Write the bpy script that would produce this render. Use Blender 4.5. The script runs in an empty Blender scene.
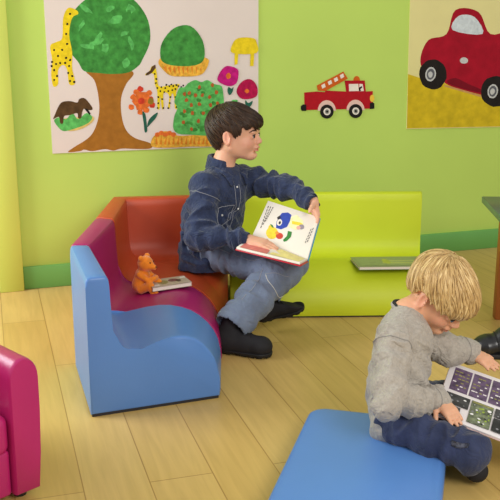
import bpy, bmesh, math, random
import numpy as np
from mathutils import Vector, Matrix, Euler

C = bpy.context.scene
COL = C.collection
random.seed(7)

# ------------------------------------------------------------------ camera
CAM_F, CAM_P, CAM_H = 850.0, math.radians(13.5), 0.946
cam = bpy.data.cameras.new('camera')
camo = bpy.data.objects.new('camera', cam)
COL.objects.link(camo)
camo.location = (0, 0, CAM_H)
camo.rotation_euler = (math.radians(90) - CAM_P, 0, 0)
cam.sensor_width = 36
cam.lens = 36 * CAM_F / 500
cam.clip_start = .05
C.camera = camo

# ------------------------------------------------------------------ world, lights, exposure
w = bpy.data.worlds.new('room_light')
C.world = w
w.use_nodes = True
w.node_tree.nodes['Background'].inputs[0].default_value = (1.0, 0.97, 0.93, 1)
w.node_tree.nodes['Background'].inputs[1].default_value = 0.62


def area(name, loc, target, size, power, col=(1, 1, 1)):
    l = bpy.data.lights.new(name, 'AREA')
    l.shape = 'SQUARE'
    l.size = size
    l.energy = power
    l.color = col
    o = bpy.data.objects.new(name, l)
    COL.objects.link(o)
    o.location = loc
    o.rotation_euler = (Vector(target) - Vector(loc)).to_track_quat('-Z', 'Y').to_euler()
    return o


area('key_softbox', (1.1, -0.3, 1.75), (0, 3.0, 0.3), 1.0, 46, (1, .97, .92))
area('window_daylight', (-2.3, 2.3, 1.3), (-.4, 2.5, 0.2), 1.1, 58, (.94, .97, 1))
C.view_settings.view_transform = 'Standard'
C.view_settings.look = 'None'
C.view_settings.exposure = 0.0
C.view_settings.gamma = 1.0
C.view_settings.use_curve_mapping = False

# ------------------------------------------------------------------ helpers
cP, sP = math.cos(CAM_P), math.sin(CAM_P)


def at(u, v, Y):
    """photo point at a known distance Y into the room"""
    r = (u - 250) / CAM_F
    d = (v - 250) / CAM_F
    Z = Y / (cP - d * sP)
    return np.array([r * Z, Y, CAM_H - Z * (sP + d * cP)])


WALL0 = np.array([-0.905, 3.272, 0.0])
WDIR = np.array([0.944, 0.3297, 0.0])
WDIR /= np.linalg.norm(WDIR)
WN = np.array([WDIR[1], -WDIR[0], 0])          # towards the room


def wl(u, v):
    """a point of the rear wall -> (distance along the wall, height)"""
    r = (u - 250) / CAM_F
    d = (v - 250) / CAM_F
    D = np.array([r, cP - d * sP, -(sP + d * cP)])
    O = np.array([0, 0, CAM_H])
    t = np.dot(WALL0 - O, WN) / np.dot(D, WN)
    p = O + t * D
    return float(np.dot(p - WALL0, WDIR)), float(p[2])


def lin(c):
    c = c / 255.0
    return c / 12.92 if c <= .04045 else ((c + .055) / 1.055) ** 2.4


def rgb(c):
    return (lin(c[0]), lin(c[1]), lin(c[2]), 1)


MATS = {}


def mat(name, col, rough=.6, var=.06, vscale=8, bump=0.0, bscale=120, spec=.4, stretch=None, sheen=0, coat=0, wrinkle=0):
    """principled material with procedural colour variation and bump"""
    if name in MATS:
        return MATS[name]
    m = bpy.data.materials.new(name)
    m.use_nodes = True
    nt = m.node_tree
    b = nt.nodes['Principled BSDF']
    b.inputs['Roughness'].default_value = rough
    b.inputs['Specular IOR Level'].default_value = spec
    if sheen:
        b.inputs['Sheen Weight'].default_value = sheen
    if coat:
        b.inputs['Coat Weight'].default_value = coat
    tc = nt.nodes.new('ShaderNodeTexCoord')
    mp = nt.nodes.new('ShaderNodeMapping')
    nt.links.new(tc.outputs['Object'], mp.inputs[0])
    if stretch:
        mp.inputs['Scale'].default_value = stretch
    n = nt.nodes.new('ShaderNodeTexNoise')
    n.inputs['Scale'].default_value = vscale
    n.inputs['Detail'].default_value = 4
    nt.links.new(mp.outputs[0], n.inputs['Vector'])
    r = nt.nodes.new('ShaderNodeValToRGB')
    c = rgb(col)
    r.color_ramp.elements[0].position = .3
    r.color_ramp.elements[1].position = .7
    r.color_ramp.elements[0].color = tuple(x * (1 - var) for x in c[:3]) + (1,)
    r.color_ramp.elements[1].color = tuple(min(1, x * (1 + var)) for x in c[:3]) + (1,)
    nt.links.new(n.outputs[0], r.inputs[0])
    nt.links.new(r.outputs[0], b.inputs['Base Color'])
    if bump:
        n2 = nt.nodes.new('ShaderNodeTexNoise')
        n2.inputs['Scale'].default_value = bscale
        n2.inputs['Detail'].default_value = 3
        nt.links.new(mp.outputs[0], n2.inputs['Vector'])
        bp = nt.nodes.new('ShaderNodeBump')
        bp.inputs['Strength'].default_value = bump
        bp.inputs['Distance'].default_value = .002
        nt.links.new(n2.outputs[0], bp.inputs['Height'])
        nt.links.new(bp.outputs[0], b.inputs['Normal'])
        if wrinkle:
            n3 = nt.nodes.new('ShaderNodeTexNoise')
            n3.inputs['Scale'].default_value = 34
            n3.inputs['Detail'].default_value = 2
            n3.inputs['Distortion'].default_value = 1.6
            nt.links.new(mp.outputs[0], n3.inputs['Vector'])
            b3 = nt.nodes.new('ShaderNodeBump')
            b3.inputs['Strength'].default_value = wrinkle
            b3.inputs['Distance'].default_value = .012
            nt.links.new(n3.outputs[0], b3.inputs['Height'])
            nt.links.new(b3.outputs[0], bp.inputs['Normal'])
    MATS[name] = m
    return m


def tint_mat(name, col, col2, rough=.5, attr='tint', sss=0):
    """principled mixing two colours by a vertex attribute"""
    m = mat(name, col, rough, .04, 30)
    nt = m.node_tree
    b = nt.nodes['Principled BSDF']
    src = b.inputs['Base Color'].links[0].from_socket
    a = nt.nodes.new('ShaderNodeAttribute')
    a.attribute_name = attr
    mx = nt.nodes.new('ShaderNodeMix')
    mx.data_type = 'RGBA'
    nt.links.new(a.outputs['Fac'], mx.inputs[0])
    nt.links.new(src, mx.inputs[6])
    mx.inputs[7].default_value = rgb(col2)
    nt.links.new(mx.outputs[2], b.inputs['Base Color'])
    if sss:
        b.inputs['Subsurface Weight'].default_value = sss
        b.inputs['Subsurface Radius'].default_value = (.01, .004, .002)
        b.inputs['Subsurface Scale'].default_value = .5
    return m


def hair_mat(name, dark, mid, light, rough=.45):
    m = bpy.data.materials.new(name)
    m.use_nodes = True
    nt = m.node_tree
    b = nt.nodes['Principled BSDF']
    b.inputs['Roughness'].default_value = rough
    b.inputs['Specular IOR Level'].default_value = .35
    a = nt.nodes.new('ShaderNodeAttribute')
    a.attribute_name = 'flow'
    n = nt.nodes.new('ShaderNodeTexNoise')
    n.inputs['Scale'].default_value = 1.0
    n.inputs['Detail'].default_value = 5
    nt.links.new(a.outputs['Vector'], n.inputs['Vector'])
    r = nt.nodes.new('ShaderNodeValToRGB')
    r.color_ramp.elements[0].position = .32
    r.color_ramp.elements[0].color = rgb(dark)
    r.color_ramp.elements[1].position = .7
    r.color_ramp.elements[1].color = rgb(light)
    e = r.color_ramp.elements.new(.5)
    e.color = rgb(mid)
    nt.links.new(n.outputs[0], r.inputs[0])
    nt.links.new(r.outputs[0], b.inputs['Base Color'])
    bp = nt.nodes.new('ShaderNodeBump')
    bp.inputs['Strength'].default_value = .5
    bp.inputs['Distance'].default_value = .003
    nt.links.new(n.outputs[0], bp.inputs['Height'])
    nt.links.new(bp.outputs[0], b.inputs['Normal'])
    return m


def tag(o, label=None, cat=None, group=None, kind=None):
    if label:
        o['label'] = label
    if cat:
        o['category'] = cat
    if group:
        o['group'] = group
    if kind:
        o['kind'] = kind
    return o


def thing(name, label, cat, loc=(0, 0, 0), group=None):
    o = bpy.data.objects.new(name, None)
    o.empty_display_size = .05
    COL.objects.link(o)
    o.location = loc
    return tag(o, label, cat, group)


def link(name, me, mats, parent=None, smooth=True, sharp=None):
    if not isinstance(mats, (list, tuple)):
        mats = [mats]
    for m in mats:
        me.materials.append(m)
    if smooth:
        me.polygons.foreach_set('use_smooth', [True] * len(me.polygons))
        if sharp:
            me.set_sharp_from_angle(angle=math.radians(sharp))
    o = bpy.data.objects.new(name, me)
    COL.objects.link(o)
    if parent is not None:
        # mesh data is written in world space: keep it there under the parent
        chain = Vector((0, 0, 0))
        p = parent
        while p is not None:
            chain += p.location
            p = p.parent
        o.parent = parent
        o.location = -chain
    return o


def bm_obj(name, bm, mats, parent=None, smooth=True, sharp=35):
    bmesh.ops.recalc_face_normals(bm, faces=bm.faces)
    me = bpy.data.meshes.new(name)
    bm.to_mesh(me)
    bm.free()
    return link(name, me, mats, parent, smooth, sharp)


def V(p):
    return Vector((float(p[0]), float(p[1]), float(p[2])))


def add_box(bm, c, half, R=None, bevel=0, seg=2):
    R = R or Matrix.Identity(3)
    r = bmesh.ops.create_cube(bm, size=2)
    vs = r['verts']
    for v in vs:
        v.co = V(c) + R @ Vector((v.co.x * half[0], v.co.y * half[1], v.co.z * half[2]))
    if bevel:
        es = list({e for v in vs for e in v.link_edges})
        bmesh.ops.bevel(bm, geom=es, offset=bevel, segments=seg, profile=.5, affect='EDGES')


def add_slab(bm, corners, thick, bevel=0):
    """slab below a quad given by four corners (counter-clockwise from above)"""
    P = [V(p) for p in corners]
    n = (P[1] - P[0]).cross(P[2] - P[0]).normalized()
    a = [bm.verts.new(p) for p in P]
    b = [bm.verts.new(p - n * thick) for p in P]
    k = len(P)
    fs = [bm.faces.new(a), bm.faces.new(b[::-1])]
    for i in range(k):
        fs.append(bm.faces.new((a[i], b[i], b[(i + 1) % k], a[(i + 1) % k])))
    if bevel:
        es = list({e for f in fs for e in f.edges})
        bmesh.ops.bevel(bm, geom=es, offset=bevel, segments=2, profile=.5, affect='EDGES')
    return n


def add_tube(bm, pts, r, n=6, mat_i=0):
    P = [V(p) for p in pts]
    rings = []
    for i, p in enumerate(P):
        t = (P[min(i + 1, len(P) - 1)] - P[max(i - 1, 0)]).normalized()
        a = t.orthogonal().normalized() if i == 0 else (ref - t * ref.dot(t)).normalized()
        ref = a
        b = t.cross(a)
        rr = r[i] if isinstance(r, (list, tuple, np.ndarray)) else r
        rings.append([bm.verts.new(p + (a * math.cos(2 * math.pi * k / n) + b * math.sin(2 * math.pi * k / n)) * rr) for k in range(n)])
    for A, B in zip(rings, rings[1:]):
        for k in range(n):
            f = bm.faces.new((A[k], A[(k + 1) % n], B[(k + 1) % n], B[k]))
            f.material_index = mat_i
    bm.faces.new(rings[0][::-1]).material_index = mat_i
    bm.faces.new(rings[-1]).material_index = mat_i


def ball(name, c, rad, m, parent, R=None, seg=16):
    bm = bmesh.new()
    bmesh.ops.create_uvsphere(bm, u_segments=seg, v_segments=seg // 2 + 2, radius=1)
    R = R or Matrix.Identity(3)
    for v in bm.verts:
        v.co = V(c) + R @ Vector((v.co.x * rad[0], v.co.y * rad[1], v.co.z * rad[2]))
    return bm_obj(name, bm, m, parent, sharp=None)


# ------------------------------------------------------------------ smooth solid modelling on a grid
LAT = np.random.RandomState(3).rand(64, 64, 64).astype(np.float32)


def vnoise(x, y, z):
    x, y, z = np.broadcast_arrays(x, y, z)
    xi, yi, zi = np.floor(x).astype(np.int32), np.floor(y).astype(np.int32), np.floor(z).astype(np.int32)
    fx, fy, fz = x - xi, y - yi, z - zi
    fx, fy, fz = [f * f * (3 - 2 * f) for f in (fx, fy, fz)]
    x0, y0, z0 = xi & 63, yi & 63, zi & 63
    x1, y1, z1 = (xi + 1) & 63, (yi + 1) & 63, (zi + 1) & 63

    def L(a, b, t):
        return a + (b - a) * t
    return L(L(L(LAT[x0, y0, z0], LAT[x1, y0, z0], fx), L(LAT[x0, y1, z0], LAT[x1, y1, z0], fx), fy),
             L(L(LAT[x0, y0, z1], LAT[x1, y0, z1], fx), L(LAT[x0, y1, z1], LAT[x1, y1, z1], fx), fy), fz)


class Grid:
    def __init__(s, lo, hi, res):
        s.lo = np.array(lo, float)
        s.res = res
        s.n = np.ceil((np.array(hi) - s.lo) / res).astype(int) + 1
        s.D = np.full(s.n, .5, np.float32)
        s.ax = [(s.lo[i] + np.arange(s.n[i]) * res).astype(np.float32) for i in range(3)]

    def win(s, lo, hi):
        a = np.clip(np.floor((np.array(lo) - s.lo) / s.res).astype(int), 0, s.n)
        b = np.clip(np.ceil((np.array(hi) - s.lo) / s.res).astype(int) + 1, 0, s.n)
        sl = tuple(slice(a[i], b[i]) for i in range(3))
        X = s.ax[0][sl[0]][:, None, None]
        Y = s.ax[1][sl[1]][None, :, None]
        Z = s.ax[2][sl[2]][None, None, :]
        return sl, X, Y, Z

    def comb(s, sl, d, k, mode):
        A = s.D[sl]
        if A.size == 0:
            return
        d = d.astype(np.float32)
        if mode == 'add':
            if k > 0:
                h = np.maximum(k - np.abs(A - d), 0) / k
                s.D[sl] = np.minimum(A, d) - h * h * k * .25
            else:
                s.D[sl] = np.minimum(A, d)
        else:                                           # 'sub'
            if k > 0:
                h = np.maximum(k - np.abs(A + d), 0) / k
                s.D[sl] = np.maximum(A, -d) + h * h * k * .25
            else:
                s.D[sl] = np.maximum(A, -d)

    def cone(s, p, q, r1, r2, k=.012, mode='add', fold=None, flat=None):
        """tapered limb; fold = (amplitude, folds per metre along, around frequency, seed); flat=(axis, factor) widens along an axis"""
        p = np.array(p, float)
        q = np.array(q, float)
        R = max(r1, r2) * (flat[1] if flat else 1)
        pad = R + k + .015
        sl, X, Y, Z = s.win(np.minimum(p, q) - pad, np.maximum(p, q) + pad)
        ba = q - p
        L2 = max(float(ba @ ba), 1e-9)
        px, py, pz = X - p[0], Y - p[1], Z - p[2]
        t = np.clip((px * ba[0] + py * ba[1] + pz * ba[2]) / L2, 0, 1)
        dx, dy, dz = px - t * ba[0], py - t * ba[1], pz - t * ba[2]
        if flat:
            a = np.array(flat[0], float)
            a /= np.linalg.norm(a)
            pr = dx * a[0] + dy * a[1] + dz * a[2]
            sc = 1 / flat[1] - 1
            dx, dy, dz = dx + pr * sc * a[0], dy + pr * sc * a[1], dz + pr * sc * a[2]
        d = np.sqrt(dx * dx + dy * dy + dz * dz) - (r1 + (r2 - r1) * t)
        if fold:
            amp, fa, fr, sd = fold
            L = math.sqrt(L2)
            nn = vnoise(t * L * fa + sd * 7.3 + fr * .35 * (X + Z), X * fr + sd, (Y + Z * .7) * fr)
            d = d + amp * (np.abs(nn - .5) * 2 - .4)
        s.comb(sl, d, k, mode)

    def ell(s, c, rad, R=None, k=.01, mode='add', fold=None):
        c = np.array(c, float)
        rad = np.array(rad, float)
        pad = rad.max() + k + .012
        sl, X, Y, Z = s.win(c - pad, c + pad)
        px, py, pz = X - c[0], Y - c[1], Z - c[2]
        if R is not None:
            R = np.array(R)
            px, py, pz = [R[0, i] * px + R[1, i] * py + R[2, i] * pz for i in range(3)]
        k0 = np.sqrt((px / rad[0]) ** 2 + (py / rad[1]) ** 2 + (pz / rad[2]) ** 2)
        k1 = np.sqrt((px / rad[0] ** 2) ** 2 + (py / rad[1] ** 2) ** 2 + (pz / rad[2] ** 2) ** 2) + 1e-6
        d = k0 * (k0 - 1) / k1
        if fold:
            amp, fr, sd = fold
            d = d + amp * (np.abs(vnoise(X * fr + sd, Y * fr, Z * fr * .6) - .5) * 2 - .4)
        s.comb(sl, d, k, mode)

    def cut(s, p, n, k=.004):
        """remove what lies on the side n points to"""
        n = np.array(n, float)
        n /= np.linalg.norm(n)
        X, Y, Z = s.ax[0][:, None, None], s.ax[1][None, :, None], s.ax[2][None, None, :]
        d = (X - p[0]) * n[0] + (Y - p[1]) * n[1] + (Z - p[2]) * n[2]
        s.comb((slice(None),) * 3, -d, k, 'sub')

    def sample(s, P):
        P = np.atleast_2d(P)
        f = (P - s.lo) / s.res
        i = np.clip(np.floor(f).astype(int), 0, s.n - 2)
        f = f - i
        o = 0
        for a in (0, 1):
            for b in (0, 1):
                for c in (0, 1):
                    wgt = (f[:, 0] if a else 1 - f[:, 0]) * (f[:, 1] if b else 1 - f[:, 1]) * (f[:, 2] if c else 1 - f[:, 2])
                    o = o + wgt * s.D[i[:, 0] + a, i[:, 1] + b, i[:, 2] + c]
        return o

    def snap(s, P, off=0.0, it=12):
        """move points onto the surface"""
        P = np.atleast_2d(np.array(P, float)).copy()
        e = s.res * 1.2
        for _ in range(it):
            d = s.sample(P) - off
            g = np.stack([(s.sample(P + np.eye(3)[i] * e) - s.sample(P - np.eye(3)[i] * e)) / (2 * e) for i in range(3)], 1)
            L = np.linalg.norm(g, axis=1, keepdims=True)
            P -= np.clip(d, -.02, .02)[:, None] * g / np.maximum(L, .2) * .8
        return P

    def mesh(s, name):
        D = s.D
        ins = D < 0
        c = np.zeros(np.array(D.shape) - 1, np.uint8)
        for a in (0, 1):
            for b in (0, 1):
                for d in (0, 1):
                    c += ins[a:D.shape[0] - 1 + a, b:D.shape[1] - 1 + b, d:D.shape[2] - 1 + d]
        cells = np.argwhere((c > 0) & (c < 8))
        idx = np.full(c.shape, -1, np.int32)
        idx[tuple(cells.T)] = np.arange(len(cells))
        off = np.array([(a, b, d) for a in (0, 1) for b in (0, 1) for d in (0, 1)])
        val = np.stack([D[tuple((cells + o).T)] for o in off], 1)
        acc = np.zeros((len(cells), 3))
        cnt = np.zeros((len(cells), 1))
        for i in range(8):
            for j in range(i + 1, 8):
                if np.abs(off[i] - off[j]).sum() != 1:
                    continue
                va, vb = val[:, i], val[:, j]
                m = (va < 0) != (vb < 0)
                t = np.where(m, va / np.where(m, va - vb, 1), 0)[:, None]
                pt = off[i] + (off[j] - off[i]) * t
                acc += np.where(m[:, None], pt, 0)
                cnt += m[:, None]
        verts = s.lo + (cells + acc / cnt) * s.res
        faces = []
        for ax in range(3):
            o1, o2 = [i for i in range(3) if i != ax]
            a = np.take(ins, range(D.shape[ax] - 1), ax)
            b = np.take(ins, range(1, D.shape[ax]), ax)
            e = np.argwhere(a != b)
            e = e[(e[:, o1] > 0) & (e[:, o2] > 0) & (e[:, o1] < D.shape[o1] - 1) & (e[:, o2] < D.shape[o2] - 1)]
            u1 = np.eye(3, dtype=int)[o1]
            u2 = np.eye(3, dtype=int)[o2]
            q = np.stack([idx[tuple((e - x).T)] for x in (u1 + u2, u2, 0 * u1, u1)], 1)
            fl = a[tuple(e.T)]
            if ax == 1:
                fl = ~fl
            q[~fl] = q[~fl][:, ::-1]
            faces.append(q)
        F = np.concatenate(faces)
        me = bpy.data.meshes.new(name)
        me.vertices.add(len(verts))
        me.vertices.foreach_set('co', verts.astype(np.float32).ravel())
        me.loops.add(len(F) * 4)
        me.loops.foreach_set('vertex_index', F.astype(np.int32).ravel())
        me.polygons.add(len(F))
        me.polygons.foreach_set('loop_start', np.arange(len(F), dtype=np.int32) * 4)
        me.update(calc_edges=True)
        me.validate()
        return me, verts


def relax(me, it=2):
    bm = bmesh.new()
    bm.from_mesh(me)
    for _ in range(it):
        bmesh.ops.smooth_vert(bm, verts=bm.verts, factor=.5, use_axis_x=True, use_axis_y=True, use_axis_z=True)
    bm.to_mesh(me)
    bm.free()


def set_attr(me, name, vals):
    if vals.ndim == 1:
        a = me.attributes.new(name, 'FLOAT', 'POINT')
        a.data.foreach_set('value', vals.astype(np.float32))
    else:
        a = me.attributes.new(name, 'FLOAT_VECTOR', 'POINT')
        a.data.foreach_set('vector', vals.astype(np.float32).ravel())


# ================================================================== SETTING
# floor boards run away from the camera at a slant
fm = bpy.data.materials.new('oak_floor')
fm.use_nodes = True
nt = fm.node_tree
b = nt.nodes['Principled BSDF']
b.inputs['Roughness'].default_value = .38
b.inputs['Specular IOR Level'].default_value = .35
tc = nt.nodes.new('ShaderNodeTexCoord')
mp = nt.nodes.new('ShaderNodeMapping')
mp.inputs['Rotation'].default_value = (0, 0, math.radians(73))
nt.links.new(tc.outputs['Object'], mp.inputs[0])
br = nt.nodes.new('ShaderNodeTexBrick')
br.inputs['Scale'].default_value = 1
br.inputs['Brick Width'].default_value = 1.25
br.inputs['Row Height'].default_value = .145
br.inputs['Mortar Size'].default_value = .0016
br.inputs['Mortar Smooth'].default_value = .3
br.inputs['Bias'].default_value = 0
br.offset = .37
br.inputs['Color1'].default_value = rgb((200, 168, 98))
br.inputs['Color2'].default_value = rgb((208, 178, 110))
br.inputs['Mortar'].default_value = rgb((166, 130, 70))
nt.links.new(mp.outputs[0], br.inputs['Vector'])
mp2 = nt.nodes.new('ShaderNodeMapping')
mp2.inputs['Scale'].default_value = (2.5, 34, 1)
nt.links.new(mp.outputs[0], mp2.inputs[0])
gn = nt.nodes.new('ShaderNodeTexNoise')
gn.inputs['Scale'].default_value = 1.6
gn.inputs['Detail'].default_value = 6
gn.inputs['Distortion'].default_value = .6
nt.links.new(mp2.outputs[0], gn.inputs['Vector'])
gr = nt.nodes.new('ShaderNodeValToRGB')
gr.color_ramp.elements[0].position = .3
gr.color_ramp.elements[0].color = (.90, .87, .81, 1)
gr.color_ramp.elements[1].position = .68
gr.color_ramp.elements[1].color = (1.04, 1.02, 1.0, 1)
nt.links.new(gn.outputs[0], gr.inputs[0])
mx = nt.nodes.new('ShaderNodeMix')
mx.data_type = 'RGBA'
mx.blend_type = 'MULTIPLY'
mx.inputs[0].default_value = 1
nt.links.new(br.outputs['Color'], mx.inputs[6])
nt.links.new(gr.outputs[0], mx.inputs[7])
nt.links.new(mx.outputs[2], b.inputs['Base Color'])

bm = bmesh.new()
vs = [bm.verts.new(p) for p in ((-3.2, -.5, 0), (3.2, -.5, 0), (3.2, 5.2, 0), (-3.2, 5.2, 0))]
add_box(bm, (0, 2.3, -.03), (3.2, 2.8, .03))
for v in vs:
    bm.verts.remove(v)
tag(bm_obj('floor', bm, fm), kind='structure')

wall_m = mat('lime_green_wall_paint', (190, 219, 106), .75, .035, 2.2, .08, 90, .2)
pil_m = mat('pale_lime_paint', (204, 219, 104), .7, .03, 2.5, .05, 80, .2)
base_m = mat('mid_green_gloss_paint', (112, 178, 92), .45, .03, 6)
white_m = mat('white_gloss_paint', (236, 238, 232), .4, .02, 6)
WR = Matrix(((WDIR[0], -WN[0] * -1, 0), (WDIR[1], -WN[1] * -1, 0), (0, 0, 1)))
WR = Matrix(((WDIR[0], -WN[0], 0), (WDIR[1], -WN[1], 0), (0, 0, 1)))      # local x along the wall, y into the wall


def wallp(s, z, out=0.0):
    return WALL0 + WDIR * s + WN * out + np.array([0, 0, z])


def wall_box(bm, s0, s1, z0, z1, o0, o1, bevel=0):
    add_box(bm, wallp((s0 + s1) / 2, (z0 + z1) / 2, (o0 + o1) / 2), ((s1 - s0) / 2, abs(o1 - o0) / 2, (z1 - z0) / 2), WR, bevel)


bm = bmesh.new()
wall_box(bm, -2.0, 4.2, 0, 2.4, -.08, 0)
tag(bm_obj('wall_back', bm, wall_m, smooth=False), kind='structure')
bm = bmesh.new()
wall_box(bm, -.0925, 0, 0, 2.4, 0, .03, .003)
tag(bm_obj('trim_1', bm, pil_m), kind='structure')
bm = bmesh.new()
wall_box(bm, -.6, -.093, 0.012, .125, 0, .022, .003)
tag(bm_obj('baseboard_left', bm, white_m), kind='structure')
bm = bmesh.new()
wall_box(bm, .001, 4.2, 0, .092, 0, .012, .002)
tag(bm_obj('baseboard_back', bm, base_m), kind='structure')

# ================================================================== SEATING
# side profile of the modules: (depth, height); the backrest keeps its thickness, the seat stretches
PROF = [(.356, 0), (.359, .02), (.3575, .05), (.352, .085), (.342, .112), (.328, .137), (.31, .158), (.29, .174), (.268, .184),
        (.243, .1885), (.217, .188), (.19, .183), (.165, .175), (.14, .167), (.12, .163), (.104, .164), (.09, .170),
        (.079, .182), (.071, .200), (.0665, .225), (.0645, .26), (.0625, .30), (.0610, .345), (.060, .361), (.056, .369), (.049, .372),
        (.014, .372), (.005, .369), (.001, .361), (0, .345), (0, .15), (0, 0)]
PT, PL = .075, .357


def prof_pts(a, a2, thick=1.0, hs=1.0, ss=1.0):
    a, a2 = np.array(a, float), np.array(a2, float)
    L = np.linalg.norm(a2 - a)
    d = (a2 - a) / L
    out = []
    for x, z in PROF:
        x = x * thick if x <= PT else PT * thick + (x - PT) * (L - PT * thick) / (PL - PT)
        z = z * ss if z <= .2 else .2 * ss + (z - .2) * (.372 - .2 * ss) / .172
        out.append(np.array([a[0] + d[0] * x, a[1] + d[1] * x, z * hs + .006]))
    return out


def module(name, label, lines, m, thicks=None, hs=1.0, steps=10, low=None):
    root = thing(name, label, 'seat', (lines[0][0][0], lines[0][0][1], 0))
    thicks = thicks or [1] * len(lines)
    low = low or [1] * len(lines)
    secs = [prof_pts(l[0], l[1], t, hs, q) for l, t, q in zip(lines, thicks, low)]
    rings = []
    for i in range(len(secs) - 1):
        for k in range(steps):
            t = k / steps
            rings.append([p * (1 - t) + q * t for p, q in zip(secs[i], secs[i + 1])])
    rings.append(secs[-1])
    bm = bmesh.new()
    vr = [[bm.verts.new(p) for p in r] for r in rings]
    n = len(PROF)
    for A, B in zip(vr, vr[1:]):
        for k in range(n):
            bm.faces.new((A[k], A[(k + 1) % n], B[(k + 1) % n], B[k]))
    f1 = bm.faces.new(vr[0])
    f2 = bm.faces.new(vr[-1][::-1])
    es = list({e for f in (f1, f2) for e in f.edges})
    bmesh.ops.bevel(bm, geom=es, offset=.007, segments=3, profile=.5, affect='EDGES', clamp_overlap=True)
    bmesh.ops.triangulate(bm, faces=[f for f in bm.faces if len(f.verts) > 4])
    bm_obj('upholstery', bm, m, root, sharp=32)
    # dark anti-slip underside
    bm = bmesh.new()
    top, bot = [], []
    outl = [s[-1] for s in secs] + [s[0] for s in secs][::-1]
    cen = sum(np.array(p) for p in outl) / len(outl)
    for p in outl:
        q = cen + (np.array(p) - cen) * .985
        bot.append(bm.verts.new((q[0], q[1], .0005)))
        top.append(bm.verts.new((q[0], q[1], .010)))
    bm.faces.new(top)
    bm.faces.new(bot[::-1])
    k = len(top)
    for i in range(k):
        bm.faces.new((top[i], bot[i], bot[(i + 1) % k], top[(i + 1) % k]))
    o = bm_obj('base', bm, mat('black_anti_slip_vinyl', (38, 36, 40), .7), root, smooth=False)
    o['label'] = 'dark anti-slip underside'
    return root


blue_m = mat('blue_vinyl', (86, 132, 198), .36, .03, 7, .10, 160, .5)
mag_m = mat('magenta_vinyl', (165, 24, 98), .38, .03, 7, .10, 160, .5)
org_m = mat('orange_vinyl', (192, 74, 38), .42, .03, 7, .10, 160, .45)
lime_m = mat('lime_yellow_vinyl', (204, 218, 40), .5, .025, 7, .08, 160, .4)

module('foam_seat', 'blue vinyl foam seat with curved profile at the near end of the row', [((-.415, 2.06), (-.083, 2.188)), ((-.53, 2.43), (-.09, 2.43))], blue_m)
module('foam_seat', 'magenta vinyl foam seat carrying the orange bear and booklet', [((-.531, 2.437), (-.088, 2.437)), ((-.53, 2.84), (-.10, 2.68))], mag_m, [1, 1.28], low=[.98, .92])
module('corner_foam_seat', 'orange vinyl corner foam seat under the dark-haired boy', [((-.531, 2.847), (-.098, 2.687)), ((-.535, 3.265), (-.085, 2.79)), ((-.09, 3.325), (-.078, 2.895))], org_m, [1.28, 1.55, 1.05], low=[.92, .90, .88])
module('foam_seat', 'wide lime yellow foam seat with a grey book lying on it', [((-.082, 3.33), (-.070, 2.89)), ((.685, 3.35), (.615, 2.915))], lime_m, None, 1.02, low=[.84, .84])

# low blue floor cushion under the blond boy
t = thing('floor_cushion', 'low blue vinyl floor cushion the blond boy sits on', 'cushion', (.31, 1.72, 0))
bm = bmesh.new()
PZ = .062
PR = Matrix.Rotation(math.radians(-15), 3, 'Z')
add_box(bm, (.252, 1.70, PZ / 2 + .001), (.17, .26, PZ / 2), PR)
vert_e = [e for e in bm.edges if abs(e.verts[0].co.z - e.verts[1].co.z) > .03]
bmesh.ops.bevel(bm, geom=vert_e, offset=.045, segments=8, profile=.5, affect='EDGES')
rim = [e for e in bm.edges if abs(e.verts[0].co.z - e.verts[1].co.z) < 1e-4 and len(e.link_faces) == 2 and abs(e.link_faces[0].normal.z - e.link_faces[1].normal.z) > .5]
bm.normal_update()
rim = [e for e in bm.edges if len(e.link_faces) == 2 and abs(abs(e.link_faces[0].normal.z) - abs(e.link_faces[1].normal.z)) > .5]
bmesh.ops.bevel(bm, geom=rim, offset=.012, segments=4, profile=.5, affect='EDGES')
bm_obj('upholstery', bm, blue_m, t, sharp=40)
bm = bmesh.new()
for cx, cy in ((-.10, -.17), (.10, -.17), (.10, .17), (-.10, .17)):
    q = PR @ Vector((cx, cy, 0))
    bmesh.ops.create_cone(bm, cap_ends=True, segments=16, radius1=.02, radius2=.02, depth=.004, matrix=Matrix.Translation((.252 + q.x, 1.70 + q.y, .0022)))
    bm_obj('glide', bm, mat('black_anti_slip_vinyl', (38, 36, 40), .7), t)
    bm = bmesh.new()
bm.free()

# magenta child armchair at the left edge
pink_m = mat('pink_vinyl', (178, 34, 102), .33, .04, 6, .14, 140, .5)
t = thing('armchair', 'glossy pink child armchair with rounded arms at the left edge', 'armchair', (-.74, 1.66, 0))
AR = Matrix.Rotation(math.radians(45), 3, 'Z')
AC = np.array([-.443, 1.672, 0])                    # front lower corner of the visible arm (right end)


def apt(x, y, z):
    q = AR @ Vector((x, y, z))
    return np.array([AC[0] + q.x, AC[1] + q.y, z])


def arm(x0, x1):
    """rounded arm running back (local +y) with a bulged roll on top"""
    g = bmesh.new()
    w_ = (x1 - x0)
    prof = []
    for k in range(13):
        a = math.pi * k / 12
        prof.append((x0 + w_ / 2 + (w_ / 2) * math.cos(a) * 1.0, .275 + .046 * math.sin(a)))
    prof = [(x1 - .012, .02), (x1 - .004, .1), (x1, .2)] + prof + [(x0, .2), (x0, .02)]
    ys = [0, .003, .012, .2, .36, .40]
    sc = [.93, .975, 1, 1, 1, .97]
    rr = []
    cx, cz = x0 + w_ / 2, .19
    for y, s_ in zip(ys, sc):
        rr.append([g.verts.new(apt(cx + (x - cx) * s_, y, cz + (z - cz) * (1 - (1 - s_) * .35))) for x, z in prof])
    n = len(prof)
    for A, B in zip(rr, rr[1:]):
        for k in range(n):
            g.faces.new((A[k], A[(k + 1) % n], B[(k + 1) % n], B[k]))
    g.faces.new(rr[0])
    g.faces.new(rr[-1][::-1])
    return g


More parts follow.
